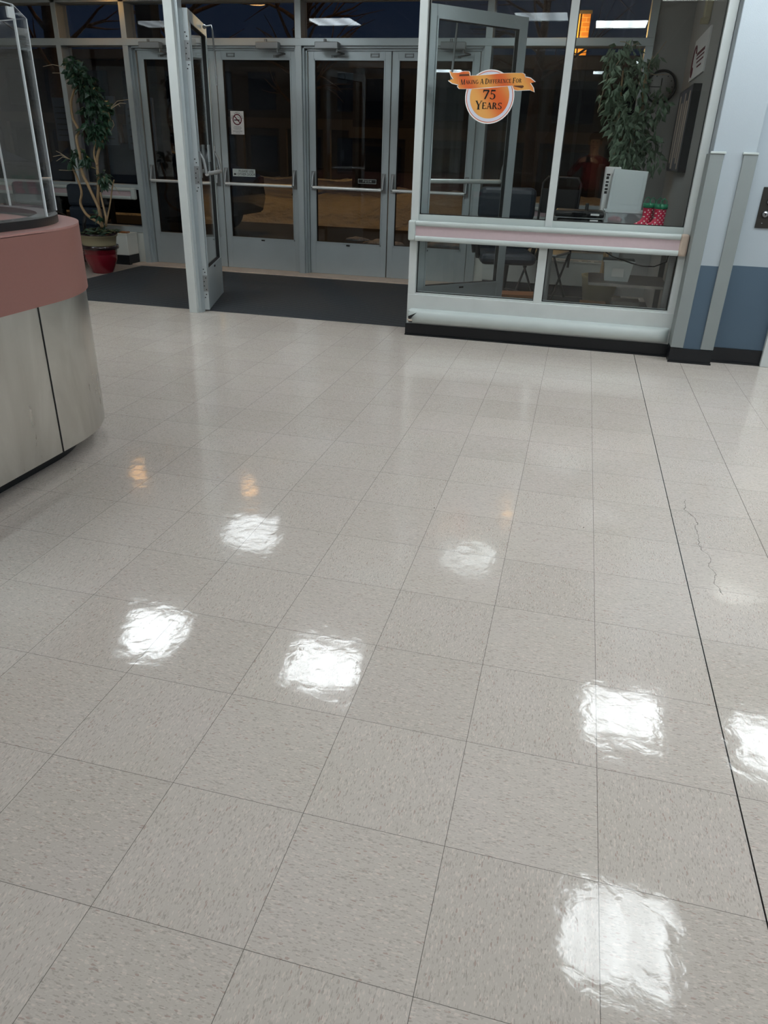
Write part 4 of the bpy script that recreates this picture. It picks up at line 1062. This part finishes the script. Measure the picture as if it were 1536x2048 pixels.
# ================================================================== SIGNS ON THE DOORS
YG = YD-.015-.0035       # glass face of the outer doors
t = thing('no_smoking_sign', 'white no smoking sticker on the outer door glass', 'sign', (-3.617, YG-.028, 1.395))
W, H = .152, .222
B(-W/2, W/2, 0, .0015, 0, H).build('card', 'white_plain', t)
B(-W/2+.003, -W/2+.006, 0.0015, .026, H-.02, H-.01).build('stand_off', 'white_plain', t)
rg = MB()
cz_ = .142; n = 36
for k in range(n):
    a, b = 2*PI*k/n, 2*PI*(k+1)/n
    rg.quad(*[(r*math.cos(q), -.0006, cz_+r*math.sin(q)) for r, q in ((.042,a),(.053,a),(.053,b),(.042,b))])
s_ = .0055
rg.quad((-.034-s_*.7,-.0007,cz_+.034-s_*.7),(-.034+s_*.7,-.0007,cz_+.034+s_*.7),(.034+s_*.7,-.0007,cz_-.034+s_*.7),(.034-s_*.7,-.0007,cz_-.034-s_*.7))
rg.build('prohibition_ring', 'red_ink', t)
cg = MB(); cg.quad((-.036,-.0004,cz_-.010),(.026,-.0004,cz_-.010),(.026,-.0004,cz_),(-.036,-.0004,cz_)); cg.quad((.029,-.0004,cz_-.010),(.034,-.0004,cz_-.010),(.034,-.0004,cz_),(.029,-.0004,cz_))
cg.tube([(.03,-.0008,cz_+.004),(.032,-.0008,cz_+.016),(.02,-.0008,cz_+.018),(.012,-.0008,cz_+.026),(.004,-.0008,cz_+.03)], .0012, 4)
cg.build('cigarette', 'black_ink', t)
for i, chx in enumerate('NO SMOKING'):
    if chx == ' ': continue
    a = math.radians(168 - i*17.3)
    text_part('lettering', chx, .021, Matrix.Translation((.063*math.cos(a), -.001, cz_+.063*math.sin(a))) @ Matrix.Rotation(-(a-PI/2), 4, 'Y') @ Matrix.Rotation(PI/2, 4, 'X'), 'black_ink', t)
for z, s, wd in ((.074,'THIS FACILITY',.0125),(.061,'IS A SMOKE FREE',.0125),(.049,'WORKPLACE',.0125),(.034,'SMOKING IS PROHIBITED',.0095),(.025,'IN ACCORDANCE WITH',.0095),(.016,'STATE LAW',.0095)):
    text_part('small_print', s, wd, wall_M(0, -.001, z), 'grey_ink', t)
B(-.06, .06, -.0006, 0, .0075, .009).build('rule_line', 'grey_ink', t)

t = thing('please_use_other_door_sign', 'grey plate reading please use other door, on the outer door glass', 'sign', (-3.57, YG-.028, .982))
B(-.134, .134, 0, .002, 0, .076).build('plate', 'rail_grey', t)
B(-.13, -.125, .002, .026, .06, .07).build('stand_off', 'rail_grey', t)
text_part('lettering', 'PLEASE USE', .034, wall_M(.028, -.001, .053), 'black_ink', t, sx=1.05)
text_part('lettering', 'OTHER DOOR', .034, wall_M(.028, -.001, .022), 'black_ink', t, sx=.96)
MB().add([(-.124,-.0008,.022),(-.108,-.0008,.036),(-.108,-.0008,.029),(-.092,-.0008,.029),(-.092,-.0008,.015),(-.108,-.0008,.015),(-.108,-.0008,.008)], [(0,6,5,4,3,2,1)]).build('arrow', 'black_ink', t)

t = thing('push_sign', 'small dark plate reading push on the outer door glass', 'sign', (-2.158, YG-.028, .963))
fr_ = MB(); fr_.box(-.1,.1,-.0006,.002,0,.003); fr_.box(-.1,.1,-.0006,.002,.040,.043); fr_.box(-.1,-.097,-.0006,.002,0,.043); fr_.box(.097,.1,-.0006,.002,0,.043)
fr_.build('border', 'rail_grey', t); B(-.1,.1,0,.002,0,.043).build('plate', 'black', t); B(-.09,-.085,.002,.026,.02,.03).build('stand_off', 'black', t)
text_part('lettering', 'P U S H', .03, wall_M(0, -.001, .0215), 'rail_grey', t)
t = thing('door_sticker', 'tall white sticker on the outer door glass near the slim post', 'sticker', (-3.915, YG-.028, 1.155))
B(-.014,.014,0,.0015,0,.12).build('card', 'white_plain', t); B(-.004,.004,-.0005,0,.01,.11).build('stripe', 'grey_ink', t); B(-.013,-.010,.0015,.026,.10,.11).build('stand_off', 'white_plain', t)

# ---- anniversary decal on the lobby window
YDC = YW+.026
t = thing('window_decal', 'orange anniversary ribbon and badge decal on the lobby window', 'decal', (0,0,0))
C0 = at(979, 194, YDC); rx, rz_ = .166, .160
def ell(k, y, n=48, a0=0, a1=2*PI): return [(C0.x + rx*k*math.cos(a0+(a1-a0)*i/n), y, C0.z + rz_*k*math.sin(a0+(a1-a0)*i/n)) for i in range(n)]
def disc(k, y, nm, m): MB().add(ell(k, y), [list(range(48))]).build(nm, m, t)
disc(1.0, YDC, 'badge_edge', 'decal_white'); disc(.955, YDC-.0003, 'badge_rim', 'decal_rim'); disc(.925, YDC-.0006, 'badge_ring', 'decal_lav'); disc(.80, YDC-.0009, 'badge_face', 'decal_orange')
def poly(px, y, nm, m):
    P = [at(u, v, YDC) for u, v in px]; MB().add([(p.x, y, p.z) for p in P], [list(range(len(P)))]).build(nm, m, t)
def z2(l): return [(870+a/6.98, 120+b/6.98) for a, b in l]
Lt = z2([(205,152),(245,178),(330,180),(400,160),(470,160),(484,178),(487,222),(330,235),(328,345),(240,322),(190,285),(258,262),(225,215)])
Rt = z2([(1262,240),(1330,255),(1396,308),(1328,325),(1370,385),(1382,445),(1320,415),(1150,425),(1105,415),(1080,360),(1180,330),(1255,330)])
Mn = z2([(330,228),(480,222),(620,215),(760,205),(900,190),(1100,182),(1215,182),(1250,200),(1258,240),(1256,350),(1060,358),(760,380),(480,402),(345,402),(318,372),(330,350)])
def grow(l, k):
    cx_ = sum(p[0] for p in l)/len(l); cy_ = sum(p[1] for p in l)/len(l)
    out = []
    for (a, b) in l:
        d = Vector((a-cx_, b-cy_)); d2 = d.normalized()*k; out.append((a+d2.x, b+d2.y))
    return out
for L_ in (Lt, Rt, Mn): poly(grow(L_, 1.7), YDC-.0012, 'ribbon_edge', 'decal_white')
poly(Lt, YDC-.0016, 'ribbon_tail', 'decal_ribbon'); poly(Rt, YDC-.0016, 'ribbon_tail', 'decal_ribbon')
poly(z2([(345,200),(475,195),(480,222),(335,232)]), YDC-.0018, 'ribbon_fold', 'decal_fold'); poly(z2([(1098,358),(1230,355),(1242,375),(1215,395),(1110,372)]), YDC-.0018, 'ribbon_fold', 'decal_fold')
poly(Mn, YDC-.0020, 'ribbon_band', 'decal_ribbon')
def px_text(s, u, v, wpx, hpx, tilt, big=()):
    p = at(u, v, YDC); k = (YDC-CAM.y)/1.0/F_PX*1.17
    a = at(u-wpx/2, v, YDC); b = at(u+wpx/2, v, YDC); c = at(u, v-hpx/2, YDC); d = at(u, v+hpx/2, YDC)
    serif_mesh(s, abs(c.z-d.z), p.x, p.z, (b-a).length, YDC-.0024, tilt, big).build('lettering', 'black_ink', t)
px_text('MAKING A DIFFERENCE FOR', 982, 163, 122, 8.0, .035, (0, 7, 9, 20))
px_text('75', 979.5, 189, 28, 19, .0); px_text('YEARS', 977.5, 211.5, 54, 13, .0, (0,))

# ================================================================== OUTSIDE, AT NIGHT
GZ = -.15
tag(B(-40, 30, 7.62, 15.3, GZ-.2, GZ).build('street_pavement', 'asphalt'), 'wet dark driveway outside the doors', 'road', kind='structure')
# snow field with a ploughed bank
PILE = at(815, 430, 16.4).x
bm = bmesh.new(); nx, ny = 140, 60
grid = []
for j in range(ny+1):
    row = []
    for i in range(nx+1):
        x = -40 + 70*i/nx; y = 14.7 + 22*(j/ny)**1.5
        h = .0
        if y > 14.75:
            k = min(1, (y-14.75)/1.0); h = .22*k + .05*math.sin(x*2.1+y)*k + .05*math.sin(x*5.3+y*2.7)*k
        h += .42*math.exp(-((x-PILE)/.8)**2 - ((y-16.4)/.8)**2) + .10*math.exp(-((y-15.4)/.35)**2)*(1+.6*math.sin(x*1.7))*(1+.25*math.sin(x*6)*math.sin(y*5))
        row.append(bm.verts.new((x, y, GZ+h - (.05 if j == 0 else 0))))
    grid.append(row)
for j in range(ny):
    for i in range(nx): bm.faces.new((grid[j][i], grid[j][i+1], grid[j+1][i+1], grid[j+1][i]))
o = MB().bm(bm, True).build('snow_ground', 'snow'); tag(o, 'snow covered verge with a ploughed bank outside the doors', 'snow', kind='structure')
for x, y, s, lab in ((-3.1, 12.0, .16, 'small lump of ploughed snow on the driveway beyond the push plate door'), (-2.0, 12.4, .2, 'larger lump of ploughed snow on the driveway behind the window post'), (-3.7, 12.5, .1, 'smallest lump of ploughed snow on the driveway')):
    bm = bmesh.new(); bmesh.ops.create_icosphere(bm, subdivisions=3, radius=1)
    for v in bm.verts:
        k = 1+.2*math.sin(v.co.x*5+x)*math.sin(v.co.y*6); v.co = Vector((v.co.x*s*2*k, v.co.y*s*1.2*k, max(-.02, v.co.z*s*.55*k)))
    o = MB().bm(bm, True).build('snow_lump', 'snow'); o.location = (x, y, GZ); tag(o, lab, 'snow', group='snow lumps on the driveway')
# tree by the road
def bare_tree(name, label, x, y, h, r):
    t = thing(name, label, 'tree', (x, y, GZ))
    MB().tube([(0,0,0),(.03,0,.4),(-.03,.02,h*.3),(.05,0,h*.6),(0,0,h)], [r*1.5,r*1.05,r*.9,r*.6,r*.25], 10).build('trunk', 'trunk', t)
    tw = MB(); random.seed(int(x*10))
    for k in range(26):
        z = h*random.uniform(.35, .95); a = random.uniform(0, 2*PI); L = h*random.uniform(.2, .42)
        p = Vector((0,0,z)); d = Vector((math.cos(a), math.sin(a), .55)).normalized(); pts = [p.copy()]
        for q in range(4): d = (d + rv()*.25).normalized(); p = p + d*L/4; pts.append(p.copy())
        tw.tube(pts, [r*.32, r*.24, r*.17, r*.11, r*.05], 5)
        for q in range(3):
            p2 = pts[2].copy(); d2 = (d + rv()*.7).normalized(); tw.tube([p2, p2+d2*L*.25, p2+(d2+rv()*.2)*L*.5], [r*.13, r*.08, r*.03], 4)
    tw.build('branches', 'trunk', t)
    return t
bare_tree('street_tree', 'bare tree standing in the snow beyond the push plate door', -8.1, 21.5, 7, .2)
bare_tree('street_tree', 'bare tree with wide branches above the left sidelights', -12.6, 17.0, 8, .22)
bare_tree('street_tree', 'bare tree in front of the lit brick building', -1.3, 19.0, 7.5, .14)
bare_tree('street_tree', 'bare tree by the dark parked car', -10.5, 19.5, 8, .18)
random.seed(11)
# parked car, its rear towards the doors
t = thing('parked_car', 'dark parked car outside the outer doors, rear wheel showing', 'car', (-7.9, 12.3, GZ))
prof = [(-2.2,.32),(-2.25,.62),(-2.1,.86),(-1.3,.96),(-.75,1.40),(.9,1.46),(1.75,1.10),(2.15,.98),(2.22,.6),(2.15,.34)]
bm = bmesh.new(); ring = []
for yy, k in ((-.86,.93),(-.8,1),(.8,1),(.86,.93)): ring.append([bm.verts.new((px_*(.985 if k < 1 else 1), yy*(1 if pz < 1 else .86), .9+(pz-.9)*k)) for px_, pz in prof])
n = len(prof)
for a in range(3):
    for i in range(n): bm.faces.new((ring[a][i], ring[a][(i+1) % n], ring[a+1][(i+1) % n], ring[a+1][i]))
bm.faces.new(ring[0][::-1]); bm.faces.new(ring[3])
bmesh.ops.bevel(bm, geom=bm.edges[:], offset=.03, segments=2, affect='EDGES', clamp_overlap=True)
MB().bm(bm, True).build('body', 'car', t)
wm = MB(); 
for yy in (-.775, .765): wm.prism([(-1.1,1.0),(-.7,1.32),(.05,1.38),(.05,1.0)], 'y', yy, yy+.01); wm.prism([(.12,1.0),(.12,1.38),(.85,1.38),(1.45,1.12),(1.4,1.0)], 'y', yy, yy+.01)
wm.build('side_windows', 'dark_glass', t)
for x in (-1.35, 1.4):
    for yy in (-.78, .78):
        MB().lathe([(0,-.1),(.2,-.1),(.31,-.09),(.335,-.05),(.335,.05),(.31,.09),(.2,.1),(0,.1)], n=28).xf(Matrix.Translation((x, yy, .335)) @ Matrix.Rotation(PI/2, 4, 'X')).build('wheel', 'tyre', t)
dup_car = t
for yy in (-.7, .7): B(2.1, 2.2, yy-.1, yy+.1, .78, .95, b=.02).build('tail_lamp', 'tail', t)
dup(dup_car, 'second dark parked car further left, seen under the pink rail behind the potted tree', (-12.7, 12.5, GZ))
# buildings across the road
def building(x0, x1, y, h, label, m, band=True, bay=2.2):
    t = thing('street_building', label, 'building', ((x0+x1)/2, y, GZ))
    W = (x1-x0)/2
    B(-W, W, 0, 6, 0, h).build('facade', m, t)
    if band:
        B(-W-.1, W+.1, -.15, 0, h*.42, h*.5).build('band', 'facade_pale', t); B(-W-.1, W+.1, -.2, 0, h-.4, h).build('parapet', 'facade_pale', t)
    k = 0; x = -W+.5
    while x+bay*.7 < W:
        B(x, x+bay*.62, -.04, .02, h*.08, h*.36).build('window', 'dark_glass', t); B(x, x+bay*.62, -.04, .02, h*.56, h*.84).build('window', 'dark_glass', t)
        B(x+bay*.7, x+bay*.86, -.22, 0, 0, h*.42).build('pilaster', 'facade_pale', t)
        x += bay
    return t
building(-34, -9.2, 36, 5.5, 'long dark brick building across the road', 'facade')
building(-8.4, 3.2, 28, at(1150, 112, 28).z-GZ, 'low brick building with pale pilasters across the road', 'facade')
p0, p1, p2 = at(1147, 60, 36), at(1178, 60, 36), at(1160, 28, 36)
t = thing('street_building', 'narrow buff brick tower lit bright orange beyond the right sidelight', 'building', ((p0.x+p1.x)/2, 36, GZ))
W = (p1.x-p0.x)/2; HT = p2.z-GZ
B(-W, W, 0, 1.5, 0, HT).build('facade', 'facade_lit', t); B(-W-.05, W+.05, -.06, 1.55, HT, HT+.12).build('parapet', 'facade_pale', t)
B(-W-.02, -W*.3, -.05, .0, 0, HT).build('pilaster', 'buff', t)
l = bpy.data.lights.new('tower_flood_lamp', 'POINT'); l.color = (1, .55, .16); l.energy = 900; l.shadow_soft_size = .2
o = bpy.data.objects.new('tower_flood_lamp', l); COL.objects.link(o); o.location = (p0.x-1.2, 34.8, HT-1.0)
# canopy column outside the first door
t = thing('outside_column', 'brown column outside the outer door nearest the potted tree', 'column', (-5.62, 9.3, GZ))
B(-.11, .11, -.11, .11, 0, 4.2, b=.01).build('shaft', 'facade', t); B(-.15, .15, -.15, .15, 0, .15, b=.01).build('plinth', 'facade_pale', t)
# dark notice boards outside the left sidelights
for x, z, w_, h_, lab in ((-6.63, 1.28, .34, .5, 'small dark notice board outside the left sidelight, nearer the desk'), (-6.12, 1.25, .46, .56, 'wider dark notice board behind the potted tree'), (-5.55, 1.2, .4, .6, 'dark notice board beside the outer door jamb')):
    t = thing('outside_notice_board', lab, 'notice board', (x, 8.75, GZ), group='notice boards outside the sidelights')
    B(-w_/2, w_/2, -.02, .02, z+.15, z+h_+.15, b=.004).build('board', 'slate', t)
    for k in range(6): B(-w_*.4, w_*(.4-.12*(k % 3)), -.024, -.0195, z+.15+h_*(.12+.13*k), z+.15+h_*(.12+.13*k)+.012).build('text_line', 'black_ink', t)
    B(-.03, .03, -.018, .018, 0, z+.15).build('post', 'black', t)
# distant street lights
for i, (u, v) in enumerate(((200,150),(208,157),(217,147),(256,108),(262,112))):
    p = at(u, v, 44); t = thing('distant_street_light', ['tiny orange street light beside the tree crown, lowest one','tiny orange street light beside the tree crown, brightest one','tiny orange street light beside the tree crown, upper one','tiny orange street light near the door jamb, outer one','tiny orange street light near the door jamb, inner one'][i], 'street light', (p.x, p.y, GZ), group='distant street lights')
    MB().ball((0,0,p.z-GZ), .10, 10).build('bulb', 'warm', t); MB().tube([(0,0,0),(0,0,p.z-GZ-.08)], .05, 6).build('pole', 'black', t)
# the sodium street lamps that light the snow
def sodium(x, y, z, e, r=.4):
    l = bpy.data.lights.new('sodium_lamp', 'POINT'); l.color = (1, .47, .075); l.energy = e; l.shadow_soft_size = r
    o = bpy.data.objects.new('sodium_lamp', l); COL.objects.link(o); o.location = (x, y, z)
sodium(-9, 17.5, 12, 850); sodium(6, 18, 12, 420)

# ================================================================== THE PHOTOGRAPHER (seen mirrored in the lobby window)
def person():
    t = thing('person', 'person in a maroon top holding up a phone, mirrored in the lobby window', 'person', (.16, -1.17, 0))
    px_, pz = CAM.x-.16, CAM.z         # phone, relative to the figure
    J = {}; E = []; V = []; Rr = []
    def add(n, p, r, par=None):
        J[n] = len(V); V.append(Vector(p)); Rr.append(r)
        if par is not None: E.append((J[par], J[n]))
    add('pel', (0,0,.84), (.15,.11)); add('waist', (0,.0,.96), (.135,.10), 'pel'); add('chest', (0,0,1.13), (.155,.115), 'waist'); add('upper', (0,0,1.24), (.13,.095), 'chest')
    add('neck', (0,.0,1.325), (.052,.055), 'upper'); add('head0', (0,.015,1.40), (.066,.075), 'neck'); add('head1', (0,.02,1.49), (.078,.092), 'head0'); add('head2', (0,.01,1.55), (.055,.065), 'head1')
    for s, nm in ((-1,'l'),(1,'r')):
        add('sh'+nm, (s*.155,0,1.235), (.062,.062), 'upper'); add('el'+nm, (s*.30,.10,1.06), (.046,.046), 'sh'+nm); add('fo'+nm, (s*.20+px_*.5,.26,1.17), (.036,.036), 'el'+nm)
        add('wr'+nm, (s*.085+px_,.385,pz-.01), (.026,.024), 'fo'+nm); add('pa'+nm, (s*.075+px_,.425,pz-.002), (.030,.014), 'wr'+nm)
        for k, dz in enumerate((.026,.010,-.008,-.024)):
            L = (.9,1,.95,.75)[k]
            add('f%d%s0' % (k,nm), (s*.066+px_,.445,pz+dz), (.0085,.0085), 'pa'+nm); add('f%d%s1' % (k,nm), (s*.050+px_,.452*1.0,pz+dz*1.05), (.008,.008), 'f%d%s0' % (k,nm)); add('f%d%s2' % (k,nm), (s*(.050-.022*L)+px_,.452,pz+dz*1.05), (.0068,.0068), 'f%d%s1' % (k,nm))
        add('t0'+nm, (s*.070+px_,.405,pz+.016), (.010,.010), 'pa'+nm); add('t1'+nm, (s*.050+px_,.412,pz+.030), (.0085,.0085), 't0'+nm); add('t2'+nm, (s*.032+px_,.420,pz+.034), (.007,.007), 't1'+nm)
        add('hip'+nm, (s*.09,0,.80), (.088,.092), 'pel'); add('kn'+nm, (s*.10,.01,.45), (.058,.062), 'hip'+nm); add('an'+nm, (s*.105,-.02,.09), (.038,.042), 'kn'+nm); add('toe'+nm, (s*.115,.14,.035), (.038,.03), 'an'+nm)
    me = bpy.data.meshes.new('body'); me.from_pydata(V, E, [])
    o = bpy.data.objects.new('body', me); COL.objects.link(o)
    sk = o.modifiers.new('skin', 'SKIN'); sk.use_smooth_shade = True
    for i, r in enumerate(Rr):
        me.skin_vertices[0].data[i].radius = r; me.skin_vertices[0].data[i].use_root = (i == 0)
    ss = o.modifiers.new('sub', 'SUBSURF'); ss.levels = 2; ss.render_levels = 2
    dg = bpy.context.evaluated_depsgraph_get(); dg.update()
    m2 = bpy.data.meshes.new_from_object(o.evaluated_get(dg)); bpy.data.objects.remove(o)
    m2.name = 'body'; m2.materials.clear()
    for k in ('skin','shirt','trousers','black'): m2.materials.append(MAT[k])
    for p in m2.polygons:
        c = p.center; i = 1
        if c.z > 1.315 or (c.y > .375): i = 0
        elif c.z < .10: i = 3
        elif c.z < .88: i = 2
        p.material_index = i; p.use_smooth = True
    o = bpy.data.objects.new('body', m2); COL.objects.link(o); o.parent = t
    hr = MB(); bm = bmesh.new(); bmesh.ops.create_uvsphere(bm, u_segments=24, v_segments=16, radius=1)
    for v in bm.verts:
        v.co = Vector((v.co.x*.094, v.co.y*.108+.005, v.co.z*.10+1.515))
    bmesh.ops.delete(bm, geom=[v for v in bm.verts if v.co.z < 1.50 and v.co.y > .02], context='VERTS')
    hr.bm(bm, True); hr.build('hair', 'hair', t)
    fc = MB().ball((0,.108,1.455), .014, 10, (.8,1,1.3)); fc.build('nose', 'skin', t)
    for s in (-1, 1):
        MB().ball((s*.03,.098,1.485), .010, 10, (1.2,.6,.7)).build('eye', 'black_ink', t); MB().ball((s*.083,.01,1.47), .02, 10, (.5,.9,1.5)).build('ear', 'skin', t)
    MB().ball((0,.094,1.415), .02, 10, (1.1,.4,.3)).build('mouth', 'red_ink', t)
person()
t = thing('phone', 'black phone held up by the mirrored person', 'phone', (CAM.x, -.735, CAM.z))
B(-.076, .076, -.009, -.001, -.037, .037, b=.004).build('case', 'black', t)
